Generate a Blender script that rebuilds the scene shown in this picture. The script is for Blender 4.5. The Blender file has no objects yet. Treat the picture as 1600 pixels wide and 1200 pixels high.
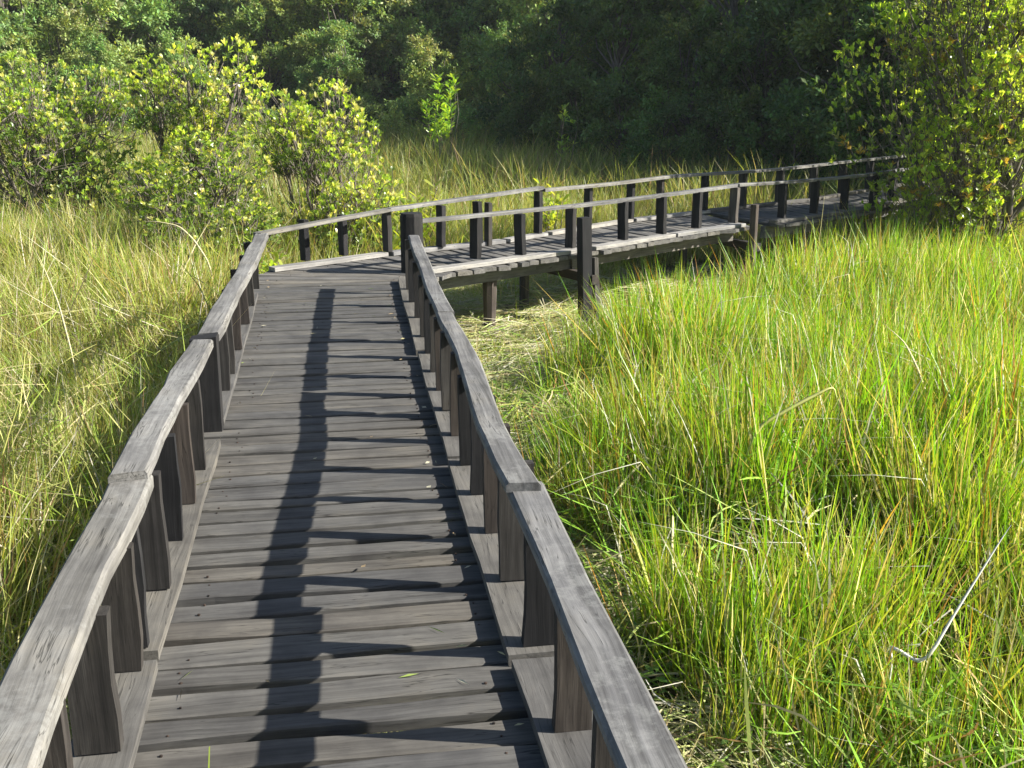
import bpy, math, random
import numpy as np
from mathutils import Vector, Matrix

# ------------------------------------------------------------------ camera
scene = bpy.context.scene
SUN_ELEV = math.radians(31.0)
SUN_AZ = math.radians(104.5)          # measured from +Y towards +X: from the right, a little behind
EXPOSURE = 1.4
HAZE = 0.00045
cam_data = bpy.data.cameras.new('camera')
cam_data.sensor_width = 36.0
cam_data.lens = 36.0 * 1700.0 / 1600.0
cam_data.clip_start = 0.05
cam_data.clip_end = 1000.0
cam = bpy.data.objects.new('camera', cam_data)
scene.collection.objects.link(cam)
cam.location = (0.0, 0.0, 1.55)
PITCH, YAW = math.radians(15.4546), math.radians(9.4003)
cam.rotation_euler = (math.radians(90) - PITCH, 0.0, -YAW)
scene.camera = cam

# ------------------------------------------------------------------ sky and sun
world = bpy.data.worlds.new('World')
scene.world = world
world.use_nodes = True
wn = world.node_tree.nodes
wl = world.node_tree.links
for n in list(wn):
    wn.remove(n)
sky = wn.new('ShaderNodeTexSky')
sky.sky_type = 'NISHITA'
sky.sun_disc = False
sky.sun_elevation = SUN_ELEV
sky.sun_rotation = SUN_AZ
bg = wn.new('ShaderNodeBackground')
bg.inputs['Strength'].default_value = 0.064
wo = wn.new('ShaderNodeOutputWorld')
wl.new(sky.outputs[0], bg.inputs[0])
wl.new(bg.outputs[0], wo.inputs[0])

sun_data = bpy.data.lights.new('sun', 'SUN')
sun_data.energy = 5.0
sun_data.angle = math.radians(0.53)
sun_data.color = (1.0, 0.955, 0.87)
sun = bpy.data.objects.new('sun', sun_data)
scene.collection.objects.link(sun)
S = Vector((math.sin(SUN_AZ) * math.cos(SUN_ELEV), math.cos(SUN_AZ) * math.cos(SUN_ELEV), math.sin(SUN_ELEV)))
sun.rotation_euler = S.to_track_quat('Z', 'Y').to_euler()
sun.location = S * 40

vs = scene.view_settings
vs.view_transform = 'Standard'
vs.look = 'None'
vs.exposure = EXPOSURE
vs.gamma = 1.0
vs.use_curve_mapping = False
scene.cycles.max_bounces = 5
scene.cycles.transmission_bounces = 3
scene.cycles.diffuse_bounces = 3
scene.cycles.glossy_bounces = 2
scene.cycles.caustics_reflective = False
scene.cycles.caustics_refractive = False

# ------------------------------------------------------------------ helpers
R = math.radians
COL = scene.collection
rng = np.random.default_rng(7)
random.seed(7)


def tag(o, label=None, category=None, group=None, kind=None):
    if label: o['label'] = label
    if category: o['category'] = category
    if group: o['group'] = group
    if kind: o['kind'] = kind
    return o


def empty(name, loc=(0, 0, 0)):
    o = bpy.data.objects.new(name, None)
    o.location = loc
    o.empty_display_size = 0.2
    COL.objects.link(o)
    return o


def mesh_from(name, verts, faces, mat=None, smooth=False, col=None):
    me = bpy.data.meshes.new(name)
    me.from_pydata([tuple(v) for v in verts], [], [tuple(f) for f in faces])
    if mat: me.materials.append(mat)
    if smooth:
        me.polygons.foreach_set('use_smooth', [True] * len(me.polygons))
    if col is not None:
        a = me.color_attributes.new('tint', 'FLOAT_COLOR', 'POINT')
        c = np.ones((len(verts), 4), np.float32)
        c[:, :3] = col
        a.data.foreach_set('color', c.ravel())
    me.update()
    return me


def mesh_np(name, V, F, mat=None, col=None, smooth=False):
    """V (n,3), F (m,3 or 4) as numpy arrays: fast path for foliage"""
    me = bpy.data.meshes.new(name)
    V = np.asarray(V, np.float32)
    F = np.asarray(F, np.int32)
    k = F.shape[1]
    me.vertices.add(len(V))
    me.vertices.foreach_set('co', V.ravel())
    me.loops.add(F.size)
    me.loops.foreach_set('vertex_index', F.ravel())
    me.polygons.add(len(F))
    me.polygons.foreach_set('loop_start', np.arange(0, F.size, k, dtype=np.int32))
    me.polygons.foreach_set('loop_total', np.full(len(F), k, np.int32))
    if smooth:
        me.polygons.foreach_set('use_smooth', np.ones(len(F), bool))
    if mat: me.materials.append(mat)
    if col is not None:
        a = me.color_attributes.new('tint', 'FLOAT_COLOR', 'POINT')
        c = np.ones((len(V), 4), np.float32)
        c[:, :3] = col
        a.data.foreach_set('color', c.ravel())
    me.update()
    me.validate()
    return me


def obj(name, me, parent=None, loc=None, mw=None):
    o = bpy.data.objects.new(name, me)
    COL.objects.link(o)
    if parent is not None:
        o.parent = parent
    if mw is not None:
        o.matrix_local = mw
    elif loc is not None:
        o.location = loc
    return o


# ------------------------------------------------------------------ materials
def new_mat(name):
    m = bpy.data.materials.new(name)
    m.use_nodes = True
    nt = m.node_tree
    for n in list(nt.nodes):
        nt.nodes.remove(n)
    out = nt.nodes.new('ShaderNodeOutputMaterial')
    return m, nt, out


def N(nt, t, **kw):
    n = nt.nodes.new(t)
    for k, v in kw.items():
        if k in n.inputs:
            n.inputs[k].default_value = v
        else:
            setattr(n, k, v)
    return n


def ramp(nt, stops, interp='LINEAR'):
    r = nt.nodes.new('ShaderNodeValToRGB')
    r.color_ramp.interpolation = interp
    e = r.color_ramp.elements
    while len(e) < len(stops):
        e.new(0.5)
    for el, (p, c) in zip(e, stops):
        el.position = p
        el.color = c if len(c) == 4 else (*c, 1)
    return r


def wood_mat(name, dark, mid, light, warm=0.25, lichen=0.0, rough=0.85, contrast=1.0, gloss=0.25):
    """weathered timber: the grain runs along the board's own local X"""
    m, nt, out = new_mat(name)
    L = nt.links.new
    tc = N(nt, 'ShaderNodeTexCoord')
    info = N(nt, 'ShaderNodeObjectInfo')
    off = N(nt, 'ShaderNodeVectorMath', operation='SCALE')
    off.inputs[0].default_value = (37.0, 19.0, 53.0)
    L(info.outputs['Random'], off.inputs['Scale'])
    add = N(nt, 'ShaderNodeVectorMath', operation='ADD')
    L(tc.outputs['Object'], add.inputs[0]); L(off.outputs[0], add.inputs[1])
    # slow wander of the grain
    wnz = N(nt, 'ShaderNodeTexNoise', Scale=1.6, Detail=2.0)
    L(add.outputs[0], wnz.inputs['Vector'])
    wsub = N(nt, 'ShaderNodeVectorMath', operation='MULTIPLY')
    wsub.inputs[1].default_value = (0.0, 0.05, 0.05)
    L(wnz.outputs['Color'], wsub.inputs[0])
    add2 = N(nt, 'ShaderNodeVectorMath', operation='ADD')
    L(add.outputs[0], add2.inputs[0]); L(wsub.outputs[0], add2.inputs[1])
    mp = N(nt, 'ShaderNodeMapping')
    mp.inputs['Scale'].default_value = (2.2, 75.0, 75.0)
    L(add2.outputs[0], mp.inputs['Vector'])
    fine = N(nt, 'ShaderNodeTexNoise', Scale=1.0, Detail=6.0, Roughness=0.65)
    L(mp.outputs[0], fine.inputs['Vector'])
    mp2 = N(nt, 'ShaderNodeMapping')
    mp2.inputs['Scale'].default_value = (1.3, 16.0, 16.0)
    L(add2.outputs[0], mp2.inputs['Vector'])
    broad = N(nt, 'ShaderNodeTexNoise', Scale=1.0, Detail=4.0, Roughness=0.6)
    L(mp2.outputs[0], broad.inputs['Vector'])
    blot = N(nt, 'ShaderNodeTexNoise', Scale=5.0, Detail=5.0, Roughness=0.6)
    L(add.outputs[0], blot.inputs['Vector'])
    mixf = N(nt, 'ShaderNodeMix', data_type='FLOAT')
    mixf.inputs['Factor'].default_value = 0.5
    L(fine.outputs['Fac'], mixf.inputs['A']); L(broad.outputs['Fac'], mixf.inputs['B'])
    c = 0.14 / contrast
    rp = ramp(nt, [(0.5 - c, dark), (0.5, mid), (0.5 + c, light)])
    L(mixf.outputs[0], rp.inputs[0])
    # stains that follow the wood, each board its own tint
    tint = ramp(nt, [(0.0, (0.84, 0.84, 0.85)), (0.35, (0.97, 0.96, 0.94)), (0.7, (1.08, 1.06, 1.02)), (1.0, (1.0 + warm, 0.98, 0.88))])
    L(info.outputs['Random'], tint.inputs[0])
    mul = N(nt, 'ShaderNodeMix', data_type='RGBA', blend_type='MULTIPLY')
    mul.inputs['Factor'].default_value = 1.0
    L(rp.outputs[0], mul.inputs['A']); L(tint.outputs[0], mul.inputs['B'])
    st = ramp(nt, [(0.38, (0.62, 0.62, 0.64)), (0.55, (1, 1, 1)), (0.72, (1.2, 1.16, 1.08))])
    L(blot.outputs['Fac'], st.inputs[0])
    mul2 = N(nt, 'ShaderNodeMix', data_type='RGBA', blend_type='MULTIPLY')
    mul2.inputs['Factor'].default_value = 0.75
    L(mul.outputs['Result'], mul2.inputs['A']); L(st.outputs[0], mul2.inputs['B'])
    last = mul2.outputs['Result']
    if lichen > 0:
        ln = N(nt, 'ShaderNodeTexNoise', Scale=26.0, Detail=6.0, Roughness=0.7)
        L(add.outputs[0], ln.inputs['Vector'])
        lb = N(nt, 'ShaderNodeTexNoise', Scale=2.3, Detail=2.0)
        L(add.outputs[0], lb.inputs['Vector'])
        s = N(nt, 'ShaderNodeMath', operation='MULTIPLY')
        L(ln.outputs['Fac'], s.inputs[0]); L(lb.outputs['Fac'], s.inputs[1])
        lr = ramp(nt, [(0.27, (0, 0, 0)), (0.36, (lichen, lichen, lichen))])
        L(s.outputs[0], lr.inputs[0])
        mx = N(nt, 'ShaderNodeMix', data_type='RGBA')
        mx.inputs['B'].default_value = (0.3, 0.3, 0.28, 1)
        L(lr.outputs[0], mx.inputs['Factor']); L(last, mx.inputs['A'])
        last = mx.outputs['Result']
    # drying cracks along the grain
    mp3 = N(nt, 'ShaderNodeMapping')
    mp3.inputs['Scale'].default_value = (0.9, 22.0, 22.0)
    L(add2.outputs[0], mp3.inputs['Vector'])
    crk = N(nt, 'ShaderNodeTexNoise', Scale=1.7, Detail=3.0, Roughness=0.55)
    L(mp3.outputs[0], crk.inputs['Vector'])
    cs = N(nt, 'ShaderNodeMath', operation='SUBTRACT'); cs.inputs[1].default_value = 0.5
    L(crk.outputs['Fac'], cs.inputs[0])
    ca = N(nt, 'ShaderNodeMath', operation='ABSOLUTE'); L(cs.outputs[0], ca.inputs[0])
    cr = ramp(nt, [(0.0, (0.18, 0.18, 0.18)), (0.016, (1, 1, 1))])
    L(ca.outputs[0], cr.inputs[0])
    gate = ramp(nt, [(0.46, (0, 0, 0)), (0.56, (0.9, 0.9, 0.9))])
    L(blot.outputs['Fac'], gate.inputs[0])
    mc = N(nt, 'ShaderNodeMix', data_type='RGBA', blend_type='MULTIPLY')
    L(gate.outputs[0], mc.inputs['Factor']); L(last, mc.inputs['A']); L(cr.outputs[0], mc.inputs['B'])
    last = mc.outputs['Result']
    b = N(nt, 'ShaderNodeBsdfPrincipled', Roughness=rough)
    b.inputs['Specular IOR Level'].default_value = gloss
    L(last, b.inputs['Base Color'])
    bm = N(nt, 'ShaderNodeBump', Strength=0.55, Distance=0.004)
    L(mixf.outputs[0], bm.inputs['Height'])
    bm2 = N(nt, 'ShaderNodeBump', Strength=0.3, Distance=0.004)
    L(crk.outputs['Fac'], bm2.inputs['Height']); L(bm.outputs[0], bm2.inputs['Normal'])
    L(bm2.outputs[0], b.inputs['Normal'])
    L(b.outputs[0], out.inputs[0])
    return m


M = {}
M['plank'] = wood_mat('weathered_plank', (0.053, 0.051, 0.048), (0.092, 0.0895, 0.085), (0.128, 0.125, 0.118), warm=0.05)
M['kerb'] = wood_mat('weathered_kerb', (0.075, 0.072, 0.067), (0.108, 0.104, 0.097), (0.145, 0.14, 0.131), warm=0.03)
M['rail'] = wood_mat('weathered_rail', (0.08, 0.078, 0.074), (0.16, 0.157, 0.151), (0.24, 0.236, 0.228), warm=0.02, lichen=0.3)
M['pale_kerb'] = wood_mat('sheen_kerb', (0.16, 0.155, 0.146), (0.26, 0.254, 0.242), (0.36, 0.353, 0.338), warm=0.03)  # lighter copy of the kerb wood: sheen at grazing view put into the colour
M['pale_plank'] = wood_mat('sheen_plank', (0.08, 0.077, 0.071), (0.13, 0.125, 0.117), (0.18, 0.174, 0.164), warm=0.04)  # lighter plank copy for the turned section, its lit sheen painted in
M['post'] = wood_mat('dark_post', (0.018, 0.0165, 0.015), (0.038, 0.035, 0.032), (0.07, 0.066, 0.061), warm=0.12)
M['post_brown'] = wood_mat('brown_post', (0.024, 0.02, 0.017), (0.045, 0.037, 0.032), (0.07, 0.059, 0.052), warm=0.08)
M['tarred'] = wood_mat('tarred_post', (0.008, 0.008, 0.009), (0.016, 0.016, 0.017), (0.03, 0.029, 0.03), warm=0.05)
M['pile'] = wood_mat('grey_pile', (0.035, 0.031, 0.028), (0.075, 0.069, 0.063), (0.14, 0.133, 0.123), warm=0.15)
M['beam'] = wood_mat('grey_beam', (0.07, 0.068, 0.064), (0.13, 0.127, 0.12), (0.2, 0.196, 0.188), warm=0.05)


def nail_mat():
    m, nt, out = new_mat('rusty_nail')
    tc = N(nt, 'ShaderNodeTexCoord')
    n = N(nt, 'ShaderNodeTexNoise', Scale=9.0)
    nt.links.new(tc.outputs['Object'], n.inputs['Vector'])
    r = ramp(nt, [(0.4, (0.018, 0.014, 0.012)), (0.65, (0.09, 0.06, 0.045))])
    nt.links.new(n.outputs['Fac'], r.inputs[0])
    b = N(nt, 'ShaderNodeBsdfPrincipled', Roughness=0.6, Metallic=0.5)
    nt.links.new(r.outputs[0], b.inputs['Base Color'])
    nt.links.new(b.outputs[0], out.inputs[0])
    return m
M['nail'] = nail_mat()


def leaf_mat(name, trans=0.4, rough=0.5, spec=0.35, vary=0.35, tgain=(1.5, 1.35, 0.55), per_clump=False):
    """leaf colour is carried per leaf; each plant varies a little; light also passes through"""
    m, nt, out = new_mat(name)
    L = nt.links.new
    at = N(nt, 'ShaderNodeAttribute', attribute_name='tint')
    info = N(nt, 'ShaderNodeObjectInfo')
    rnd = info.outputs['Random']
    if per_clump:
        rnd = N(nt, 'ShaderNodeAttribute', attribute_name='clump').outputs['Fac']
    hs = N(nt, 'ShaderNodeHueSaturation')
    mr = N(nt, 'ShaderNodeMapRange')
    mr.inputs['To Min'].default_value = 1.0 - vary
    mr.inputs['To Max'].default_value = 1.0 + vary
    L(rnd, mr.inputs['Value'])
    L(mr.outputs[0], hs.inputs['Value'])
    m2 = N(nt, 'ShaderNodeMath', operation='MULTIPLY'); m2.inputs[1].default_value = 7.31
    L(rnd, m2.inputs[0])
    fr = N(nt, 'ShaderNodeMath', operation='FRACT'); L(m2.outputs[0], fr.inputs[0])
    mr2 = N(nt, 'ShaderNodeMapRange')
    mr2.inputs['To Min'].default_value = 0.5 - 0.035 * (vary / 0.35)
    mr2.inputs['To Max'].default_value = 0.5 + 0.02 * (vary / 0.35)
    L(fr.outputs[0], mr2.inputs['Value']); L(mr2.outputs[0], hs.inputs['Hue'])
    L(at.outputs['Color'], hs.inputs['Color'])
    b = N(nt, 'ShaderNodeBsdfPrincipled', Roughness=rough)
    b.inputs['Specular IOR Level'].default_value = spec
    L(hs.outputs[0], b.inputs['Base Color'])
    t = N(nt, 'ShaderNodeBsdfTranslucent')
    tm = N(nt, 'ShaderNodeMix', data_type='RGBA', blend_type='MULTIPLY')
    tm.inputs['Factor'].default_value = 1.0
    tm.inputs['B'].default_value = (*tgain, 1)
    L(hs.outputs[0], tm.inputs['A']); L(tm.outputs['Result'], t.inputs[0])
    mx = N(nt, 'ShaderNodeMixShader')
    mx.inputs[0].default_value = trans
    L(b.outputs[0], mx.inputs[1]); L(t.outputs[0], mx.inputs[2])
    L(mx.outputs[0], out.inputs[0])
    return m


M['grass'] = leaf_mat('grass_blade', 0.45, 0.42, 0.45, 0.2, per_clump=True)
M['straw'] = leaf_mat('dry_straw', 0.25, 0.6, 0.25, 0.2, (1.1, 1.05, 0.9), per_clump=True)
M['reed'] = leaf_mat('reed', 0.0, 0.6, 0.3, 0.0)
M['leaf'] = leaf_mat('shrub_leaf', 0.55, 0.32, 0.55, 0.06, tgain=(1.7, 1.55, 0.6))
M['tree_leaf'] = leaf_mat('tree_leaf', 0.3, 0.5, 0.35, 0.22)


def bark_mat(name, a, b_):
    m, nt, out = new_mat(name)
    L = nt.links.new
    tc = N(nt, 'ShaderNodeTexCoord')
    mp = N(nt, 'ShaderNodeMapping'); mp.inputs['Scale'].default_value = (9, 9, 2)
    L(tc.outputs['Object'], mp.inputs[0])
    n = N(nt, 'ShaderNodeTexNoise', Scale=2.0, Detail=6.0, Roughness=0.7)
    L(mp.outputs[0], n.inputs['Vector'])
    r = ramp(nt, [(0.35, a), (0.65, b_)])
    L(n.outputs['Fac'], r.inputs[0])
    b = N(nt, 'ShaderNodeBsdfPrincipled', Roughness=0.9)
    L(r.outputs[0], b.inputs['Base Color'])
    bp = N(nt, 'ShaderNodeBump', Strength=0.7, Distance=0.02)
    L(n.outputs['Fac'], bp.inputs['Height']); L(bp.outputs[0], b.inputs['Normal'])
    L(b.outputs[0], out.inputs[0])
    return m


M['bark'] = bark_mat('bark', (0.04, 0.034, 0.028), (0.15, 0.13, 0.11))
M['twig'] = bark_mat('twig', (0.05, 0.042, 0.033), (0.20, 0.17, 0.14))


def ground_mat():
    m, nt, out = new_mat('marsh_ground')
    L = nt.links.new
    tc = N(nt, 'ShaderNodeTexCoord')
    n1 = N(nt, 'ShaderNodeTexNoise', Scale=0.7, Detail=8.0, Roughness=0.65)
    n2 = N(nt, 'ShaderNodeTexNoise', Scale=14.0, Detail=8.0, Roughness=0.75)
    mp = N(nt, 'ShaderNodeMapping'); mp.inputs['Scale'].default_value = (60, 9, 20)
    mp.inputs['Rotation'].default_value = (0, 0, 0.6)
    n3 = N(nt, 'ShaderNodeTexNoise', Scale=1.0, Detail=4.0, Roughness=0.7)
    L(tc.outputs['Object'], n1.inputs['Vector']); L(tc.outputs['Object'], n2.inputs['Vector'])
    L(tc.outputs['Object'], mp.inputs[0]); L(mp.outputs[0], n3.inputs['Vector'])
    r1 = ramp(nt, [(0.35, (0.035, 0.03, 0.018)), (0.55, (0.07, 0.07, 0.028)), (0.7, (0.12, 0.105, 0.055))])
    L(n2.outputs['Fac'], r1.inputs[0])
    r3 = ramp(nt, [(0.45, (0.05, 0.045, 0.025)), (0.6, (0.2, 0.175, 0.095))])
    L(n3.outputs['Fac'], r3.inputs[0])
    f = ramp(nt, [(0.4, (0, 0, 0)), (0.6, (0.8, 0.8, 0.8))])
    L(n1.outputs['Fac'], f.inputs[0])
    mx = N(nt, 'ShaderNodeMix', data_type='RGBA')
    L(f.outputs[0], mx.inputs['Factor']); L(r1.outputs[0], mx.inputs['A']); L(r3.outputs[0], mx.inputs['B'])
    b = N(nt, 'ShaderNodeBsdfPrincipled', Roughness=0.95)
    b.inputs['Specular IOR Level'].default_value = 0.15
    L(mx.outputs['Result'], b.inputs['Base Color'])
    bp = N(nt, 'ShaderNodeBump', Strength=0.8, Distance=0.05)
    L(n2.outputs['Fac'], bp.inputs['Height']); L(bp.outputs[0], b.inputs['Normal'])
    L(b.outputs[0], out.inputs[0])
    return m


M['ground'] = ground_mat()


# ------------------------------------------------------------------ terrain
def sstep(x):
    x = np.clip(x, 0, 1)
    return x * x * (3 - 2 * x)


def ground_z(x, y):
    x = np.asarray(x, float); y = np.asarray(y, float)
    d = np.hypot(x, y)
    z = -0.72 + 0.55 * sstep((d - 11) / 30.0)
    z = z + 0.05 * np.sin(x * 0.9 + 1.3) * np.cos(y * 0.7) + 0.03 * np.sin(x * 2.3 + y * 1.7)
    return z


def build_ground():
    def axis(lo, hi, fine_lo, fine_hi, step):
        a = list(np.arange(fine_lo, fine_hi + 1e-6, step))
        left = list(np.linspace(lo, fine_lo - step, 14)); right = list(np.linspace(fine_hi + step, hi, 14))
        return np.array(left + a + right)
    xs = axis(-160, 160, -30, 25, 0.5); ys = axis(-120, 200, -6, 60, 0.5)
    X, Y = np.meshgrid(xs, ys)
    Z = ground_z(X, Y)
    V = np.stack([X.ravel(), Y.ravel(), Z.ravel()], 1)
    nx, ny = len(xs), len(ys)
    i = np.arange(nx * ny).reshape(ny, nx)
    F = np.stack([i[:-1, :-1].ravel(), i[:-1, 1:].ravel(), i[1:, 1:].ravel(), i[1:, :-1].ravel()], 1)
    o = obj('ground', mesh_np('ground', V, F, M['ground'], smooth=True))
    tag(o, kind='structure', label='marshy ground of mud and dead thatch under the grass')


build_ground()


# ------------------------------------------------------------------ timber pieces
def timber(name, p0, p1, wdir, w, t, mat, parent, seg=4, wav=0.006, chamfer=0.005, w1=None, end=0.008,
           bend=None, twist=0.0, cup=0.0):
    """one sawn board between p0 and p1. wdir: direction of the board's width; thickness is square to it.
    p0..p1 is the centre of the board; local X runs along the grain."""
    p0, p1 = Vector(p0), Vector(p1)
    ax = (p1 - p0); Ln = ax.length; ax.normalize()
    wd = Vector(wdir); wd = (wd - ax * wd.dot(ax)).normalized()
    td = ax.cross(wd).normalized()
    w1 = w if w1 is None else w1
    verts, faces = [], []
    e0 = [random.uniform(-end, end) for _ in range(2)]; e1 = [random.uniform(-end, end) for _ in range(2)]
    ph = [random.uniform(0, 6.28) for _ in range(4)]
    tw0, tw1 = random.uniform(-twist, twist), random.uniform(-twist, twist)
    for i in range(seg + 1):
        s = i / seg
        ww = (w + (w1 - w) * s) / 2
        a = ww + wav * (math.sin(ph[0] + 5.1 * s * (1 + Ln * .3)) * .6 + random.uniform(-.5, .5))
        b = ww + wav * (math.sin(ph[1] + 6.3 * s * (1 + Ln * .3)) * .6 + random.uniform(-.5, .5))
        hz = t / 2
        x = s * Ln
        xa = x + (e0[0] if i == 0 else e1[0] if i == seg else 0)
        xb = x + (e0[1] if i == 0 else e1[1] if i == seg else 0)
        cy, cz = (0, 0) if bend is None else bend(s)
        tw = tw0 + (tw1 - tw0) * s
        za, zb = -tw * a, tw * b
        c = chamfer
        verts += [(xa, -a + cy, -hz + cz + za), (xb, b + cy, -hz + cz + zb), (xb, b + cy, hz - c + cz + zb),
                  (xb, b - c + cy, hz + cz + zb - cup), (xa, -a + c + cy, hz + cz + za - cup), (xa, -a + cy, hz - c + cz + za)]
    n = 6
    for i in range(seg):
        for j in range(n):
            k = (j + 1) % n
            faces.append((i * n + j, (i + 1) * n + j, (i + 1) * n + k, i * n + k))
    faces.append(tuple(range(n)))
    faces.append(tuple(reversed(range(seg * n, seg * n + n))))
    # outward faces
    me = mesh_from(name, verts, [tuple(reversed(f)) for f in faces], mat)
    mw = Matrix(((ax.x, wd.x, td.x, p0.x), (ax.y, wd.y, td.y, p0.y), (ax.z, wd.z, td.z, p0.z), (0, 0, 0, 1)))
    o = obj(name, me, parent, mw=mw)
    return o


def round_post(name, base, top_z, r, mat, parent, n=14, lean=(0, 0), taper=0.92):
    """a log set upright: local X runs up the log so the grain follows it"""
    H = top_z - base[2]
    verts, faces = [], []
    rad = [r * random.uniform(.93, 1.05) for _ in range(n)]
    levels = [0, .25, .5, .75, .985, 1.0]
    for li, s in enumerate(levels):
        k = (1 + (taper - 1) * s) * (0.93 if li == len(levels) - 1 else 1)
        for j in range(n):
            a = 2 * math.pi * j / n
            verts.append((s * H, rad[j] * k * math.cos(a) + lean[0] * s, rad[j] * k * math.sin(a) + lean[1] * s))
    for li in range(len(levels) - 1):
        for j in range(n):
            k = (j + 1) % n
            faces.append((li * n + j, li * n + k, (li + 1) * n + k, (li + 1) * n + j))
    faces.append(tuple(reversed(range(n))))
    faces.append(tuple(range((len(levels) - 1) * n, len(levels) * n)))
    me = mesh_from(name, verts, faces, mat)
    mw = Matrix(((0, 1, 0, base[0]), (0, 0, 1, base[1]), (1, 0, 0, base[2]), (0, 0, 0, 1)))
    return obj(name, me, parent, mw=mw)


def poly_at(P, s):
    """point at fraction s of polyline P (2D) by arc length, with tangent"""
    P = np.asarray(P, float)
    d = np.hypot(*(P[1:] - P[:-1]).T)
    c = np.concatenate([[0], np.cumsum(d)])
    q = np.clip(s, 0, 1) * c[-1]
    i = min(np.searchsorted(c, q, side='right') - 1, len(d) - 1)
    f = (q - c[i]) / d[i]
    t = (P[i + 1] - P[i]) / d[i]
    return P[i] + (P[i + 1] - P[i]) * f, t


def poly_len(P):
    P = np.asarray(P, float)
    return float(np.hypot(*(P[1:] - P[:-1]).T).sum())


def deck(parent, Lp, Rp, pitch, over=0.045, nails=None, rough=1.0, mat='plank'):
    """planks laid across between the left and right edge lines"""
    Ln = 0.5 * (poly_len(Lp) + poly_len(Rp))
    s = 0.0
    cuts = []
    while s < Ln:
        wd = pitch * random.uniform(0.84, 1.16)
        cuts.append((s, min(s + wd, Ln)))
        s += wd
    for a, b in cuts:
        if b - a < 0.06: continue
        gap = random.choice([0.014, 0.019, 0.025, 0.031, 0.037])
        m = (a + b) / 2 / Ln
        pl, tl = poly_at(Lp, m); pr, tr = poly_at(Rp, m)
        wl = (b - a) / Ln * poly_len(Lp) - gap; wr = (b - a) / Ln * poly_len(Rp) - gap
        # local spacing on each side so that fans taper
        qa, _ = poly_at(Lp, a / Ln); qb, _ = poly_at(Lp, b / Ln); wl = max(0.03, np.hypot(*(qb - qa)) - gap)
        qa, _ = poly_at(Rp, a / Ln); qb, _ = poly_at(Rp, b / Ln); wr = max(0.03, np.hypot(*(qb - qa)) - gap)
        dr = (pr - pl) / np.hypot(*(pr - pl))
        skew = random.uniform(-.006, .006) * rough
        tdir = np.array([-dr[1], dr[0]])
        e0, e1 = over + random.uniform(-.03, .03), over + random.uniform(-.03, .03)
        z = -0.019 + random.uniform(-.0025, .0025) * rough
        P0 = pl - dr * e0 + tdir * skew; P1 = pr + dr * e1 - tdir * skew
        bz = random.uniform(-.003, .003) * rough
        timber('plank', (P0[0], P0[1], z + random.uniform(-.0015, .0015)), (P1[0], P1[1], z + random.uniform(-.0015, .0015)),
               (tdir[0], tdir[1], 0), wl, .036, M[mat], parent, seg=5, wav=.010, chamfer=.005, w1=wr, end=.012,
               bend=lambda s, bz=bz: (0, bz * 4 * s * (1 - s)), twist=0.022 * rough, cup=0.0)
        if nails is not None:
            for P, sg in ((pl, 1), (pr, -1)):
                for k in (-1, 1):
                    if random.random() < .45:
                        q = P + dr * sg * random.uniform(.19, .23) + tdir * k * (b - a) * random.uniform(.18, .28)
                        nails.append((q[0], q[1], z + .0215))


def nails_part(parent, pts, r=0.0036):
    V, F = [], []
    for (x, y, z) in pts:
        o = len(V); rr = r * random.uniform(.8, 1.3)
        for j in range(6):
            a = math.pi / 3 * j
            V.append((x + rr * math.cos(a), y + rr * math.sin(a), z - .004))
        for j in range(6):
            a = math.pi / 3 * j
            V.append((x + rr * math.cos(a), y + rr * math.sin(a), z))
        V.append((x, y, z + .0015))
        for j in range(6):
            k = (j + 1) % 6
            F.append((o + j, o + k, o + 6 + k)); F.append((o + j, o + 6 + k, o + 6 + j)); F.append((o + 6 + j, o + 6 + k, o + 12))
    o = obj('nails', mesh_from('nails', V, F, M['nail']), parent)
    o['kind'] = 'stuff'
    return o


def kerb_line(parent, P, z, w=.15, t=.034, pieces=None, name='kerb_board', jit=.006, mat='kerb'):
    """flat boards nailed along the deck edge. P: centre line (2D)"""
    for (a, b) in pieces:
        pa, _ = poly_at(P, a); pb, _ = poly_at(P, b)
        d = (pb - pa) / np.hypot(*(pb - pa)); n = (-d[1], d[0])
        j = random.uniform(-jit, jit)
        timber(name, (pa[0] + n[0] * j, pa[1] + n[1] * j, z + t / 2), (pb[0] + n[0] * j, pb[1] + n[1] * j, z + t / 2), (n[0], n[1], 0),
               w, t, M[mat], parent, seg=max(3, int(poly_len([pa, pb]) * 3)), wav=.006, chamfer=.004)


def baluster(parent, p, along, z0, z1, w=.095, t=.042, mat='post', lean=0.0):
    """upright board: broad across the walk, thin along it"""
    al = Vector((along[0], along[1], 0)).normalized()
    ac = Vector((al.y, -al.x, 0))
    b = Vector((p[0], p[1], z0)); tp = Vector((p[0], p[1], z1)) + al * random.uniform(-.018, .018) + ac * (lean + random.uniform(-.006, .006))
    return timber('post', b, tp, ac, w, t, M[mat], parent, seg=4, wav=.004, chamfer=.004, end=.003)


def rail(parent, pts, w, t=.042, mat='rail', wav=.009, bends=None, name='rail_board', w1=None, seg=None):
    """one rail board from first to last 3D point (top surface), lightly bowed through the points between"""
    p0, p1 = Vector(pts[0]), Vector(pts[-1])
    d = (p1 - p0).normalized(); n = Vector((-d.y, d.x, 0)).normalized()
    Ln = (p1 - p0).length
    seg = seg or max(6, int(Ln * 5))
    bf = None
    if bends: bf = bends
    dz = Vector((0, 0, -t / 2))
    return timber(name, p0 + dz, p1 + dz, n, w, t, M[mat], parent, seg=seg, wav=wav, chamfer=.009, bend=bf, end=.014, w1=w1)


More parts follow.
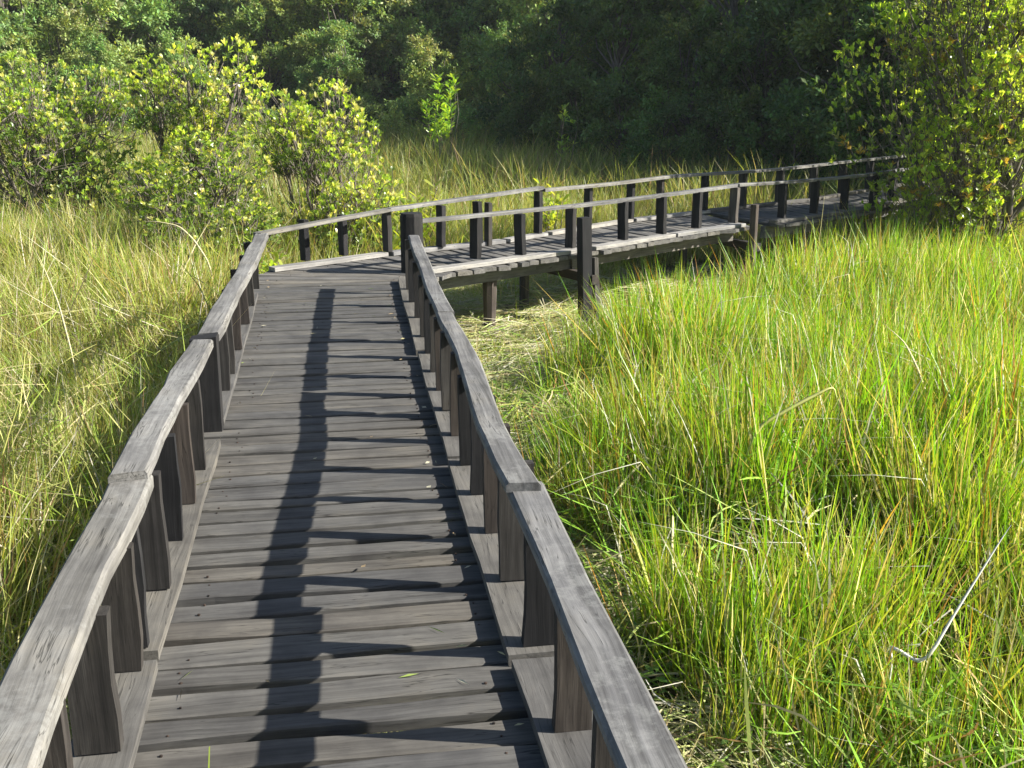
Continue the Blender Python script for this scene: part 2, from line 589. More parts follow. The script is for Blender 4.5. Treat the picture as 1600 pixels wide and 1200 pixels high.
# ------------------------------------------------------------------ boardwalk, straight section ahead of the camera
KZ = 0.0          # planks' top level
near = empty('boardwalk', (0, 3.5, 0))
tag(near, 'weathered grey plank boardwalk with low handrails running straight ahead to the round corner post', 'boardwalk',
    'boardwalk sections')


def child_space(root):
    root_loc = root.location.copy()
    return root_loc


# build in world space and shift the roots afterwards
near.location = (0, 0, 0)
nl = []
L1 = [(-.66, -3.0), (-.66, 5.5), (-.72, 8.8)]
R1 = [(.57, -3.0), (.575, 5.0), (.65, 8.8)]
deck(near, L1, R1, 0.127, over=.03, nails=nl)
nails_part(near, nl)
# stringers under the planks
for x in (-.5, -.02, .42):
    timber('stringer', (x, -3.0, -.105), (x * 1.06, 8.85, -.105), (1, 0, 0), .07, .13, M['beam'], near, seg=3)
for y in (-1.5, 1.0, 3.0, 4.95, 7.0, 8.7):
    timber('cross_beam', (-.78, y, -.215), (.72, y, -.215), (0, 1, 0), .09, .085, M['beam'], near, seg=3)
for (x, y) in ((-.7, -1.5), (.62, -1.5), (-.7, 1.0), (.62, 1.0), (-.7, 3.0), (.62, 3.0), (.62, 4.95), (-.7, 7.0), (.62, 7.0), (-.7, 8.7)):
    round_post('pile', (x, y, -1.1), -.26, .05, M['pile'], near, n=8)
# kerbs
KT = .034
for (y0, y1, xi, ww) in ((-3.0, .9, -.52, .15), (.92, 2.775, -.515, .15), (2.83, 4.70, -.522, .16), (5.02, 8.25, -.535, .15)):
    x = xi - ww / 2
    timber('kerb_board', (x, y0, .003 + KT / 2), (x - (.03 if y0 > 5 else 0), y1, .003 + KT / 2), (1, 0, 0), ww, KT, M['kerb'], near,
           seg=8, wav=.005, chamfer=.003)
for (y0, y1, xi, xj) in ((-3.0, .6, .43, .43), (.62, 2.62, .432, .436), (2.65, 4.28, .428, .434), (4.31, 6.2, .44, .463), (6.23, 8.75, .462, .51)):
    timber('kerb_board', (xi + .075, y0, .003 + KT / 2), (xj + .075, y1, .003 + KT / 2), (1, 0, 0), .15, KT, M['kerb'], near,
           seg=8, wav=.005, chamfer=.003)


def one_railing(root):
    o = bpy.data.objects.new('railing', None)
    COL.objects.link(o); o.parent = root; o.empty_display_size = .1
    return o


RT = .435           # rail top
PZ = .04            # post foot, on the kerb
rl = one_railing(near)
mats = ['post', 'post_brown', 'post', 'tarred', 'post', 'post_brown', 'post', 'post']
ys = [-2.6, -2.1, -1.6, -1.1, -.6, -.1, .4, .85, 1.25, 1.62, 1.99, 2.37, 2.74, 2.86, 3.23, 3.61, 3.95, 4.33, 5.53, 5.86, 6.41, 7.13, 7.75, 8.4]
ml = {2.37: 'post', 2.74: 'post', 1.99: 'post', 3.23: 'post', 2.86: 'tarred', 3.61: 'tarred', 3.95: 'post_brown', 4.33: 'post', 5.53: 'post', 5.86: 'post', 6.41: 'post_brown',
      7.13: 'post_brown'}
for y in ys:
    x = -.592 - (.0 if y < 5 else (y - 5) * .004)
    w = {2.37: .1, 2.74: .085, 3.23: .1, 3.95: .095}.get(y, random.uniform(.08, .1))
    baluster(rl, (x, y), (0, 1), PZ, RT - (.018 if 3.15 < y < 4.2 else .026 if 4.2 < y < 4.9 else .04), w=w, t=random.uniform(.036, .05), mat=ml.get(y, 'post'))
big = timber('post', (-.6, 4.98, -1.1), (-.595, 5.0, RT + .002), (1, 0, 0), .115, .11, M['tarred'], rl, seg=4, wav=.003)


def bow(ay, az, f=1.0, ph=0.0):
    return lambda s: (ay * math.sin(math.pi * s * f + ph), az * math.sin(math.pi * s * f + ph))


rail(rl, [(-.60, -3.0, RT), (-.605, 1.0, RT)], .125, bends=bow(.01, 0))
rail(rl, [(-.598, 1.02, RT - .004), (-.62, 3.19, RT - .002)], .125, bends=bow(.004, .0), w1=.12)
rail(rl, [(-.618, 3.12, RT + .024), (-.592, 4.93, RT + .006)], .105, t=.036, bends=bow(.006, .004), w1=.1)
rail(rl, [(-.588, 5.07, RT + .004), (-.535, 8.62, RT)], .098, bends=bow(-.012, .004), w1=.108)

rr = one_railing(near)
ysr = [-2.6, -2.1, -1.6, -1.1, -.6, -.1, .35, .8, 1.15, 1.5, 1.88, 2.28, 2.7, 3.11, 3.5, 3.87, 4.21, 4.6, 4.99, 5.35, 5.72, 6.15, 6.58, 7.15, 7.7, 8.2]
mr_ = {2.7: 'tarred', 3.11: 'post', 3.5: 'post_brown', 3.87: 'tarred', 4.21: 'tarred', 2.28: 'post'}
for y in ysr:
    x = .525 + (0 if y < 4 else (y - 4) * .014)
    baluster(rr, (x, y), (0, 1), PZ, RT - (.026 if y < 2.86 else .012 if y < 4.0 else .02), w=random.uniform(.085, .11), t=random.uniform(.038, .05), mat=mr_.get(y, random.choice(['post', 'post', 'post_brown', 'tarred'])))
rail(rr, [(.485, -3.0, RT), (.478, .55, RT)], .12, t=.03)
rail(rr, [(.482, .57, RT - .004), (.522, 2.93, RT - .004)], .114, t=.028, bends=bow(-.004, 0), wav=.005, w1=.106)
rail(rr, [(.515, 2.86, RT + .022), (.548, 5.38, RT + .0)], .1, t=.03, bends=lambda s: (.026 * math.sin(2 * math.pi * s * .9 + .4) * (1 - s), -.008 * math.sin(math.pi * s)), wav=.005, w1=.085)
rail(rr, [(.55, 5.40, RT), (.618, 8.34, RT - .004)], .088, t=.028, bends=bow(.008, 0), wav=.005)
tag(rl, kind=None); tag(rr, kind=None)

# ------------------------------------------------------------------ boardwalk, section turning right beyond the corner
far = empty('boardwalk')
tag(far, 'sunlit boardwalk section on piles, turning away beyond the round corner post', 'boardwalk', 'boardwalk sections')
L2 = [(-.72, 8.86), (-.50, 9.35), (-.08, 9.93), (.55, 10.28), (1.46, 10.72), (2.1, 11.3), (3.4, 12.3), (4.55, 13.0)]
R2 = [(.68, 8.86), (.80, 9.0), (.95, 9.12), (1.30, 9.47), (2.30, 9.97), (2.92, 10.48), (3.94, 11.23), (4.62, 11.66)]
# pair the two edges by hand so the planks fan round the corner
def resample(P, fr):
    return [tuple(poly_at(P, f)[0]) for f in fr]
LL = [(-.72, 8.84), (-.52, 9.33), (-.15, 9.88), (.55, 10.30), (1.46, 10.74), (2.1, 11.3), (3.4, 12.3), (4.5, 12.98)]
RR = [(.68, 8.84), (.75, 8.95), (.83, 9.06), (1.0, 9.22), (1.9, 9.80), (2.62, 10.3), (3.85, 11.22), (4.65, 11.74)]
nl = []
tot = 0
for i in range(len(LL) - 1):
    random.seed(100 + i)
    deck(far, [LL[i], LL[i + 1]], [RR[i], RR[i + 1]], 0.135, over=.10, nails=nl, rough=1.3, mat='pale_plank')
nails_part(far, nl)
random.seed(11)
kl = [(-.52, 9.42), (-.17, 9.82), (.1, 10.0), (.55, 10.17), (1.46, 10.6), (2.12, 11.18), (3.45, 12.3), (4.6, 13.0)]
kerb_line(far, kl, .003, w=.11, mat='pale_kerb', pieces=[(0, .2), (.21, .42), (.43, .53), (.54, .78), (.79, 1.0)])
kr = [(.80, 9.13), (1.27, 9.53), (2.24, 10.02), (2.9, 10.52), (3.92, 11.27), (4.55, 11.68)]
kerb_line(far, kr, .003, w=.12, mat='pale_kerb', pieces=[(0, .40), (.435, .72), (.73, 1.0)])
# stringers and cross beams
for P in ([(.74, 9.22), (1.86, 9.98), (2.25, 10.24)], [(2.27, 10.22), (4.5, 11.84)], [(-.4, 9.2), (.5, 10.1)], [(.5, 10.1), (2.1, 11.15)], [(2.1, 11.15), (4.45, 12.85)], [(.9, 9.6), (4.5, 12.25)]):
    for a, b in zip(P[:-1], P[1:]):
        d = Vector((b[0] - a[0], b[1] - a[1], 0)).normalized()
        timber('stringer', (a[0], a[1], -.11), (b[0], b[1], -.11), (-d.y, d.x, 0), .05, .14, M['beam'], far, seg=3)
for (a, b) in (((2.42, 9.82), (1.9, 11.1)), ((4.72, 11.55), (4.2, 12.9))):
    timber('cross_beam', (a[0], a[1], -.225), (b[0], b[1], -.225), (1, .5, 0), .08, .09, M['post'], far, seg=3)
round_post('pile', (1.40, 9.74, -1.15), -.18, .04, M['pile'], far, n=9, taper=1.75, lean=(.01, .02))
for (x, y) in ((.75, 10.35), (1.95, 11.0), (4.25, 12.8)):
    round_post('pile', (x, y, -1.15), -.27, .055, M['pile'], far, n=8)
round_post('corner_post', (.665, 9.2, -1.2), .50, .098, M['tarred'], far, n=18, taper=.98)
fl = one_railing(far); fr_ = one_railing(far)
# stout uprights that run on down to the ground
timber('post', (2.36, 9.86, -1.15), (2.30, 9.84, .36), (1, .4, 0), .105, .1, M['tarred'], far, seg=4)
timber('post', (2.47, 9.84, -1.15), (2.42, 9.86, -.02), (1, .4, 0), .045, .05, M['pile'], far, seg=4)
round_post('post', (4.62, 11.5, -1.15), .26, .05, M['pile'], far, n=8)
# posts of the outer (left) railing
lp = [(-.24, 9.74, .43), (.10, 10.0, .435), (.51, 10.16, .44), (1.03, 10.4, .46), (1.42, 10.58, .475), (2.13, 11.2, .50), (2.80, 11.78, .50), (3.42, 12.28, .50), (3.86, 12.55, .5), (4.55, 12.97, .49)]
for (x, y, z) in lp:
    baluster(fl, (x, y), (.84, .54), PZ, z - .03, w=.09, t=.05, mat=random.choice(['tarred', 'post', 'tarred']))
baluster(fl, (1.52, 10.66), (.84, .54), -.3, .42, w=.07, t=.05, mat='post')
timber('rail_board', (-.57, 8.60, .425), (.53, 10.12, .428), (1, -.7, 0), .085, .03, M['rail'], fl, seg=8, wav=.004)
timber('rail_board', (.52, 10.10, .432), (2.19, 11.3, .497), (-.6, .8, 0), .085, .032, M['rail'], fl, seg=8, wav=.005)
timber('rail_board', (2.19, 11.27, .475), (4.05, 12.62, .49), (-.6, .8, 0), .085, .032, M['rail'], fl, seg=8, wav=.005, bend=bow(0, -.012))
timber('rail_board', (4.05, 12.62, .488), (4.95, 13.12, .478), (-.6, .8, 0), .085, .032, M['rail'], fl, seg=6, wav=.005)
# posts of the inner (right) railing
rp = [(1.26, 9.6, .435), (1.70, 9.78, .437), (2.24, 10.12, .44), (2.88, 10.58, .445), (3.39, 10.95, .45), (3.9, 11.33, .455), (4.46, 11.72, .462)]
for i, (x, y, z) in enumerate(rp):
    baluster(fr_, (x, y), (.82, .57), PZ, z - .03, w=.10, t=.055, mat=('tarred', 'tarred', 'post', 'tarred', 'tarred', 'tarred', 'pile')[i])
timber('rail_board', (.66, 9.28, .415), (2.33, 10.22, .425), (-.5, .85, 0), .085, .03, M['rail'], fr_, seg=8, wav=.005)
timber('rail_board', (2.30, 10.20, .424), (4.52, 11.80, .447), (-.58, .81, 0), .085, .032, M['rail'], fr_, seg=10, wav=.005, bend=bow(0, -.006))

# ------------------------------------------------------------------ boardwalk, last section going into the shade
last = empty('boardwalk')
tag(last, 'shaded boardwalk section disappearing behind the big glossy leaved bush', 'boardwalk', 'boardwalk sections')
nl = []
L3 = [(4.62, 13.06), (6.4, 14.05), (8.4, 15.7), (10.6, 17.3)]
R3 = [(4.98, 11.86), (6.55, 12.8), (7.9, 14.1), (11.2, 16.4)]
for i in range(3):
    random.seed(200 + i)
    deck(last, [L3[i], L3[i + 1]], [R3[i], R3[i + 1]], .14, over=.12, nails=None, rough=1.4)
random.seed(12)
kerb_line(last, L3, .003, w=.1, pieces=[(0, .3), (.31, .62), (.63, 1)])
kerb_line(last, R3, .003, w=.1, pieces=[(0, .24), (.25, .5), (.51, 1)])
for P, k in ((L3, -1), (R3, 1)):
    for a, b in zip(P[:-1], P[1:]):
        d = Vector((b[0] - a[0], b[1] - a[1], 0)).normalized()
        a = (a[0] - d.y * .12 * k, a[1] + d.x * .12 * k); b = (b[0] - d.y * .12 * k, b[1] + d.x * .12 * k)
        timber('stringer', (a[0], a[1], -.11), (b[0], b[1], -.11), (-d.y, d.x, 0), .05, .14, M['beam'], last, seg=3)
for (x, y) in ((6.4, 13.95), (6.5, 12.9), (8.3, 15.5), (7.9, 14.2), (10.3, 16.9), (10.7, 16.2)):
    round_post('pile', (x, y, -1.2), -.18, .05, M['pile'], last, n=8)
ll = one_railing(last); lr_ = one_railing(last)
for (x, y) in ((5.2, 13.38), (5.85, 13.74), (6.5, 14.13), (7.2, 14.72), (7.9, 15.29), (8.6, 15.85), (9.4, 16.43), (10.2, 17.0)):
    baluster(ll, (x, y), (.8, .6), PZ, .45, w=.1, t=.06, mat='post')
timber('rail_board', (4.95, 13.15, .472), (7.0, 14.55, .475), (-.6, .8, 0), .08, .032, M['rail'], ll, seg=8, wav=.008, bend=bow(0, -.01))
timber('rail_board', (7.0, 14.55, .475), (10.6, 17.28, .465), (-.6, .8, 0), .08, .032, M['rail'], ll, seg=8, wav=.008)
for (x, y) in ((5.18, 12.05), (5.73, 12.4), (6.28, 12.74), (6.85, 13.1), (7.4, 13.65), (8.1, 14.3), (8.9, 14.85)):
    baluster(lr_, (x, y), (.8, .6), PZ, .43, w=.09, t=.055, mat='tarred')
timber('rail_board', (4.5, 11.76, .452), (6.6, 12.88, .445), (-.55, .83, 0), .08, .032, M['rail'], lr_, seg=8, wav=.008, bend=bow(0, -.012))
timber('rail_board', (6.6, 12.86, .447), (9.0, 14.92, .44), (-.6, .8, 0), .08, .032, M['rail'], lr_, seg=8, wav=.008)


# ------------------------------------------------------------------ grass
def lerp(a, b, t):
    return np.asarray(a) * (1 - t) + np.asarray(b) * t


def tuft_mesh(name, seed, n, hr, rad, lean, curl, wr, pal, seg=4, mat='grass', wind=(0, 0), base_mix=0.5, straw=None, straw_frac=0.0):
    """n curved tapering blades. pal: list of (weight, base colour, tip colour)"""
    r = np.random.default_rng(seed)
    wts = np.array([p[0] for p in pal], float); wts /= wts.sum()
    V, F, C = [], [], []
    for i in range(n):
        a = r.uniform(0, 2 * np.pi); rr = rad * np.sqrt(r.uniform(0, 1))
        bx, by = rr * np.cos(a), rr * np.sin(a)
        h = r.uniform(*hr) if r.random() < .8 else r.uniform(hr[0] * .4, hr[0])
        la = a + r.normal(0, .8)
        lm = abs(r.normal(0, lean if r.random() < .8 else lean * 3.2))
        dx, dy = np.cos(la) * lm + wind[0], np.sin(la) * lm + wind[1]
        cu = abs(r.normal(0, curl)) * h
        w = r.uniform(*wr)
        k = r.choice(len(pal), p=wts)
        cb, ct = np.array(pal[k][1]), np.array(pal[k][2])
        v = r.uniform(.75, 1.25)
        wa = r.uniform(0, np.pi)
        wx, wy = np.cos(wa), np.sin(wa)
        kink = r.random() < (.22 if ct[0] > .42 else .05)
        kp = r.uniform(.4, .75)
        o = len(V)
        for j in range(seg + 1):
            t = j / seg
            z = h * t
            ox = bx + dx * z + np.cos(la) * cu * t * t
            oy = by + dy * z + np.sin(la) * cu * t * t
            z = z - 0.35 * cu * t ** 3
            if kink and t > kp:
                q = (t - kp) * h
                ox += np.cos(la) * q * .8; oy += np.sin(la) * q * .8; z -= q * 1.1
            ww = w * (1 - t ** 2.2) * (.75 + .5 * min(1, t * 3)) * .5
            c = lerp(cb, ct, t) * v
            if j == seg:
                V.append((ox, oy, z)); C.append(c)
            else:
                V.append((ox - wx * ww, oy - wy * ww, z)); V.append((ox + wx * ww, oy + wy * ww, z)); C += [c, c]
        for j in range(seg - 1):
            p = o + 2 * j
            F.append((p, p + 1, p + 3)); F.append((p, p + 3, p + 2))
        p = o + 2 * (seg - 1)
        F.append((p, p + 1, p + 2))
    return mesh_np(name, V, F, M[mat], col=np.array(C))


def mat_mesh(name, seed, n, lr, rad, wr, pal, zmax=.08, tl=.10):
    """cut stalks lying flat, crossing each other"""
    r = np.random.default_rng(seed)
    wts = np.array([p[0] for p in pal], float); wts /= wts.sum()
    V, F, C = [], [], []
    for i in range(n):
        x, y = r.normal(0, rad * .6, 2)
        a = r.normal(0.4, 1.0); L = r.uniform(*lr); z0 = r.uniform(.01, zmax)
        tilt = r.normal(0, tl)
        w = r.uniform(*wr) * .5; bend = r.normal(0, .25)
        k = r.choice(len(pal), p=wts); c0 = np.array(pal[k][1]); c1 = np.array(pal[k][2]); v = r.uniform(.75, 1.25)
        o = len(V)
        for j in range(4):
            t = j / 3 - .5
            aa = a + bend * t
            px, py = x + np.cos(aa) * L * t, y + np.sin(aa) * L * t
            z = max(.004, z0 + tilt * L * t)
            ww = w * (1 - .7 * abs(t * 2) ** 3)
            wz = .5 * ww
            V.append((px + np.sin(aa) * ww, py - np.cos(aa) * ww, z - wz)); V.append((px - np.sin(aa) * ww, py + np.cos(aa) * ww, z + wz))
            c = lerp(c0, c1, j / 3) * v; C += [c, c]
        for j in range(3):
            p = o + 2 * j
            F.append((p, p + 1, p + 3)); F.append((p, p + 3, p + 2))
    return mesh_np(name, V, F, M['straw'], col=np.array(C))


def herb_mesh(name, seed, n, h, rad, ll, pal):
    """low leafy ground cover: short stems with small oval leaves"""
    r = np.random.default_rng(seed)
    V, F, C = [], [], []
    for i in range(n):
        x, y = r.normal(0, rad * .6, 2); z = abs(r.normal(h * .5, h * .3))
        a = r.uniform(0, 6.28); L = r.uniform(*ll); el = r.uniform(-.2, .8)
        d = np.array([np.cos(a) * np.cos(el), np.sin(a) * np.cos(el), np.sin(el)])
        s = np.array([-np.sin(a), np.cos(a), r.uniform(-.3, .3)]) * L * r.uniform(.16, .3)
        p = np.array([x, y, z])
        k = r.integers(len(pal)); c = np.array(pal[k]) * r.uniform(.7, 1.3)
        o = len(V)
        V += [p, p + d * L * .5 + s, p + d * L - np.array([0, 0, .15 * L]), p + d * L * .5 - s]
        C += [c] * 4
        F += [(o, o + 1, o + 2), (o, o + 2, o + 3)]
    return mesh_np(name, np.array(V), F, M['grass'], col=np.array(C))


def source_collection(name, meshes):
    c = bpy.data.collections.new(name)
    for i, me in enumerate(meshes):
        o = bpy.data.objects.new('%s_%02d' % (name, i), me)
        c.objects.link(o)
    return c


def scatter(name, pts, rot, scl, coll, nvar, label, category):
    """a stand of grass: every point carries one tuft"""
    n = len(pts)
    me = bpy.data.meshes.new(name)
    me.vertices.add(n)
    me.vertices.foreach_set('co', np.asarray(pts, np.float32).ravel())
    a = me.attributes.new('rot', 'FLOAT_VECTOR', 'POINT'); a.data.foreach_set('vector', np.asarray(rot, np.float32).ravel())
    a = me.attributes.new('scl', 'FLOAT_VECTOR', 'POINT'); a.data.foreach_set('vector', np.asarray(scl, np.float32).ravel())
    a = me.attributes.new('idx', 'INT', 'POINT'); a.data.foreach_set('value', rng.integers(0, nvar, n).astype(np.int32))
    a = me.attributes.new('clump', 'FLOAT', 'POINT'); a.data.foreach_set('value', rng.random(n).astype(np.float32))
    me.update()
    o = obj(name, me)
    ng = bpy.data.node_groups.new(name + '_nodes', 'GeometryNodeTree')
    ng.interface.new_socket('Geometry', in_out='INPUT', socket_type='NodeSocketGeometry')
    ng.interface.new_socket('Geometry', in_out='OUTPUT', socket_type='NodeSocketGeometry')
    nd = ng.nodes; lk = ng.links
    gi = nd.new('NodeGroupInput'); go = nd.new('NodeGroupOutput')
    ci = nd.new('GeometryNodeCollectionInfo')
    ci.inputs['Collection'].default_value = coll
    ci.inputs['Separate Children'].default_value = True
    ci.inputs['Reset Children'].default_value = True
    ip = nd.new('GeometryNodeInstanceOnPoints')
    ip.inputs['Pick Instance'].default_value = True
    def attr(nm, ty):
        k = nd.new('GeometryNodeInputNamedAttribute'); k.data_type = ty; k.inputs['Name'].default_value = nm
        return k
    ar, as_, ai = attr('rot', 'FLOAT_VECTOR'), attr('scl', 'FLOAT_VECTOR'), attr('idx', 'INT')
    m2p = nd.new('GeometryNodeMeshToPoints')
    lk.new(gi.outputs[0], m2p.inputs[0]); lk.new(m2p.outputs[0], ip.inputs['Points'])
    lk.new(ci.outputs[0], ip.inputs['Instance'])
    lk.new(ai.outputs['Attribute'], ip.inputs['Instance Index'])
    lk.new(ar.outputs['Attribute'], ip.inputs['Rotation'])
    lk.new(as_.outputs['Attribute'], ip.inputs['Scale'])
    rz = nd.new('GeometryNodeRealizeInstances')
    lk.new(ip.outputs[0], rz.inputs[0]); lk.new(rz.outputs[0], go.inputs[0])
    md = o.modifiers.new('stand', 'NODES'); md.node_group = ng
    tag(o, label, category, kind='stuff')
    return o


def seg_dist(x, y, P):
    P = np.asarray(P, float)
    best = np.full(np.shape(x), 1e9)
    for a, b in zip(P[:-1], P[1:]):
        d = b - a; L2 = d @ d
        t = np.clip(((x - a[0]) * d[0] + (y - a[1]) * d[1]) / L2, 0, 1)
        best = np.minimum(best, np.hypot(x - a[0] - t * d[0], y - a[1] - t * d[1]))
    return best


WALK = [(-.03, -4), (-.03, 8.9), (.25, 9.6), (1.3, 10.1), (2.2, 10.65), (4.55, 12.35), (6.45, 13.45), (8.15, 14.9), (11, 17)]


def vnoise(x, y, f, seed):
    """smooth value noise"""
    r = np.random.default_rng(seed); T = r.random((64, 64))
    u = x * f + 100; v = y * f + 100
    i = np.floor(u).astype(int); j = np.floor(v).astype(int)
    fu = sstep(u - i); fv = sstep(v - j)
    g = lambda a, b: T[a % 64, b % 64]
    return (g(i, j) * (1 - fu) + g(i + 1, j) * fu) * (1 - fv) + (g(i, j + 1) * (1 - fu) + g(i + 1, j + 1) * fu) * fv


def in_view(x, y, pad=0.0, near=0.5):
    """keep plants within the wedge of country the photograph looks at, with a wide margin for a step aside"""
    a = np.degrees(np.arctan2(x, y + 1.5)) - 9.4
    return (np.abs(a) < 38 + pad) & (y > near - 2)


def sample(x0, x1, y0, y1, dens):
    n = int((x1 - x0) * (y1 - y0) * dens)
    return rng.uniform(x0, x1, n), rng.uniform(y0, y1, n)


def place(x, y, sc, tilt=.08, ss=.18):
    n = len(x)
    pts = np.stack([x, y, ground_z(x, y) - .015], 1)
    rot = np.stack([rng.normal(0, tilt, n), rng.normal(0, tilt, n), rng.uniform(0, 6.283, n)], 1)
    s = sc * rng.uniform(1 - ss, 1 + ss, n)
    return pts, rot, np.stack([s, s, s * rng.uniform(.9, 1.1, n)], 1)


SEDGE = [(6, (.10, .18, .018), (.185, .43, .022)), (4, (.12, .19, .02), (.31, .50, .035)), (2, (.16, .17, .035), (.42, .46, .08)),
         (.25, (.24, .17, .05), (.42, .22, .04)), (1.5, (.3, .26, .11), (.55, .5, .26)), (.8, (.5, .48, .38), (.72, .7, .6))]
SEDGE_DRY = [(5, (.13, .17, .025), (.26, .38, .035)), (3, (.17, .17, .035), (.42, .44, .08)), (.7, (.24, .17, .05), (.4, .23, .05)),
             (2.5, (.3, .26, .11), (.55, .48, .24)), (.9, (.5, .48, .38), (.7, .68, .58))]
MEADOW = [(4, (.16, .2, .04), (.33, .43, .07)), (4, (.25, .26, .08), (.52, .55, .17)), (4, (.34, .3, .14), (.58, .52, .28)),
          (.7, (.24, .15, .08), (.42, .26, .15)), (.9, (.46, .42, .32), (.66, .62, .5)), (3, (.12, .17, .03), (.24, .38, .045))]
SHORT = [(5, (.15, .21, .04), (.27, .40, .07)), (3, (.22, .24, .08), (.42, .48, .16)), (2, (.36, .33, .17), (.56, .52, .32))]
CUT = [(4, (.44, .41, .2), (.56, .52, .28)), (3, (.34, .4, .14), (.46, .52, .19)), (2, (.52, .5, .36), (.66, .63, .48)), (1, (.26, .2, .1), (.38, .29, .14)), (3, (.18, .27, .05), (.28, .41, .08))]
TANGLE = [(8, (.16, .29, .03), (.26, .48, .04)), (3, (.3, .36, .08), (.46, .52, .14)), (1.5, (.4, .36, .18), (.54, .5, .27)), (.5, (.55, .53, .44), (.72, .7, .61)), (.6, (.3, .18, .07), (.4, .24, .09)), (2, (.12, .2, .03), (.2, .34, .05))]
FIELD = [(6, (.13, .17, .04), (.25, .34, .07)), (3, (.2, .2, .07), (.42, .44, .15)), (2, (.28, .25, .12), (.5, .46, .26)), (1, (.2, .14, .08), (.34, .24, .14)), (2, (.10, .15, .04), (.18, .29, .06))]

sedge_src = source_collection('sedge_source', [tuft_mesh('sedge', 10 + i, 34, (.46, .95), .2, .13, .13, (.0065, .0145), SEDGE if i < 7 else SEDGE_DRY, seg=5, wind=(.05, .02)) for i in range(10)])
meadow_src = source_collection('meadow_source', [tuft_mesh('meadow', 40 + i, 42, (.35, .9), .22, .2, .2, (.005, .010), MEADOW, seg=4) for i in range(10)])
short_src = source_collection('short_source', [tuft_mesh('short', 70 + i, 34, (.08, .26), .16, .45, .5, (.004, .008), SHORT, seg=3) for i in range(8)])
tangle_src = source_collection('tangle_source', [mat_mesh('tangle', 150 + i, 46, (.12, .42), .3, (.004, .009), TANGLE, zmax=.34, tl=.6) for i in range(8)])
straw_src = source_collection('straw_source', [mat_mesh('straws', 170 + i, 34, (.15, .6), .34, (.003, .007), MEADOW, zmax=.4, tl=.7) for i in range(8)])
cut_src = source_collection('cut_source', [mat_mesh('cut', 90 + i, 46, (.15, .6), .28, (.004, .010), CUT) for i in range(8)])
field_src = source_collection('field_source', [tuft_mesh('field', 110 + i, 50, (.35, .9), .42, .26, .3, (.007, .015), FIELD, seg=3) for i in range(8)])
herb_src = source_collection('herb_source', [herb_mesh('herb', 130 + i, 110, .12, .3, (.025, .06), [(.12, .26, .04), (.18, .33, .05), (.26, .38, .08), (.10, .2, .04)]) for i in range(6)])


def right_edge(y):
    """where the uncut sedge begins beside the walk"""
    return np.interp(y, [0, 2.6, 3.4, 4.4, 5.4, 6.1, 7.0, 7.8, 8.8, 9.6, 10.6, 11.6, 14, 18], [1.8, 1.55, 1.32, 1.24, 1.26, 1.32, 1.45, 1.7, 2.3, 2.8, 3.9, 5.3, 8, 12])


# tall sedge on the right
x, y = sample(.8, 13, -1, 15, 58)
bd = right_edge(y) + .16 * np.sin(y * 3.1) + .22 * (vnoise(x, y, 1.7, 3) - .5)
nz = vnoise(x, y, 1.15, 5) * .6 + vnoise(x, y, 2.9, 6) * .4
keep = (x > bd) & in_view(x, y) & (nz > .30) & (seg_dist(x, y, WALK) > .78)
keep &= (rng.random(len(x)) < np.where(np.hypot(x, y) < 7, .95, .62))
x, y = x[keep], y[keep]
sc = (.62 + .5 * vnoise(x, y, .8, 8)) * np.interp(y, [2, 3.4, 5], [.68, .8, 1.0]) * np.interp(x - right_edge(y), [0, .2, .5], [.68, .82, 1.0])
scatter('sedge_grass', *place(x, y, sc, .1), sedge_src, 10, 'tall bright green sedge crowding the right side of the boardwalk', 'grass')

# tall olive meadow grass on the left and straight ahead
x, y = sample(-13, 4.6, -1, 17, 32)
edge = np.where(y < 8.7, -.93 - .12 * np.sin(y * 2.3) - .2 * (vnoise(x, y, 1.4, 13) - .3), 99)
nz = vnoise(x, y, 1.0, 15) * .6 + vnoise(x, y, 2.6, 16) * .4
keep = (x < edge) & in_view(x, y) & (nz > .27) & (seg_dist(x, y, WALK) > .8)
# behind the turned section: everything beyond its back edge
beyond = (y > np.interp(x, [-1, -.5, .55, 2.1, 4.5], [8.0, 9.6, 10.5, 11.6, 13.2])) | (x < -.9)
keep &= beyond
keep &= (rng.random(len(x)) < np.where(np.hypot(x, y) < 8, 1, .7))
x, y = x[keep], y[keep]
sc = (.56 + .42 * vnoise(x, y, .6, 18)) * np.where((x < -1) & (y > 9.5) & (y < 14), 1.28, 1.0) * np.where((x > -.9) & (y > 8.5), np.interp(seg_dist(x, y, WALK), [.8, 2.2, 3.5], [.5, .62, 1.0]), 1.0)
scatter('meadow_grass', *place(x, y, sc, .13), meadow_src, 10, 'tall olive and straw coloured meadow grass left of the boardwalk', 'grass')

# far field up to the wood
x, y = sample(-30, 13, 12, 40, 6)
keep = in_view(x, y) & (np.hypot(x, y) > 13.5) & (seg_dist(x, y, WALK) > .9) & (vnoise(x, y, .5, 21) > .12)
keep &= (rng.random(len(x)) < np.interp(np.hypot(x, y), [14, 30, 46], [1, .55, .4]))
x, y = x[keep], y[keep]
scatter('field_grass', *place(x, y, .85 + .35 * vnoise(x, y, .3, 22), .1), field_src, 8, 'pale far field of tall grass in front of the wood', 'grass')

# short regrowth along the cut strips and between the tussocks
x, y = sample(-6, 9, -1, 13.5, 26)
d = seg_dist(x, y, WALK)
strip = (x > 0) & (x < right_edge(y) + .5)
keep = in_view(x, y) & ((d > .70) | (rng.random(len(x)) < .1)) & (strip | (d < 1.6) | (rng.random(len(x)) < .45))
keep &= vnoise(x, y, 1.9, 31) > .22
x, y = x[keep], y[keep]
scatter('short_grass', *place(x, y, .7 + .7 * vnoise(x, y, 1.0, 32), .2), short_src, 8, 'short regrown grass along the cut strips beside the boardwalk', 'grass')

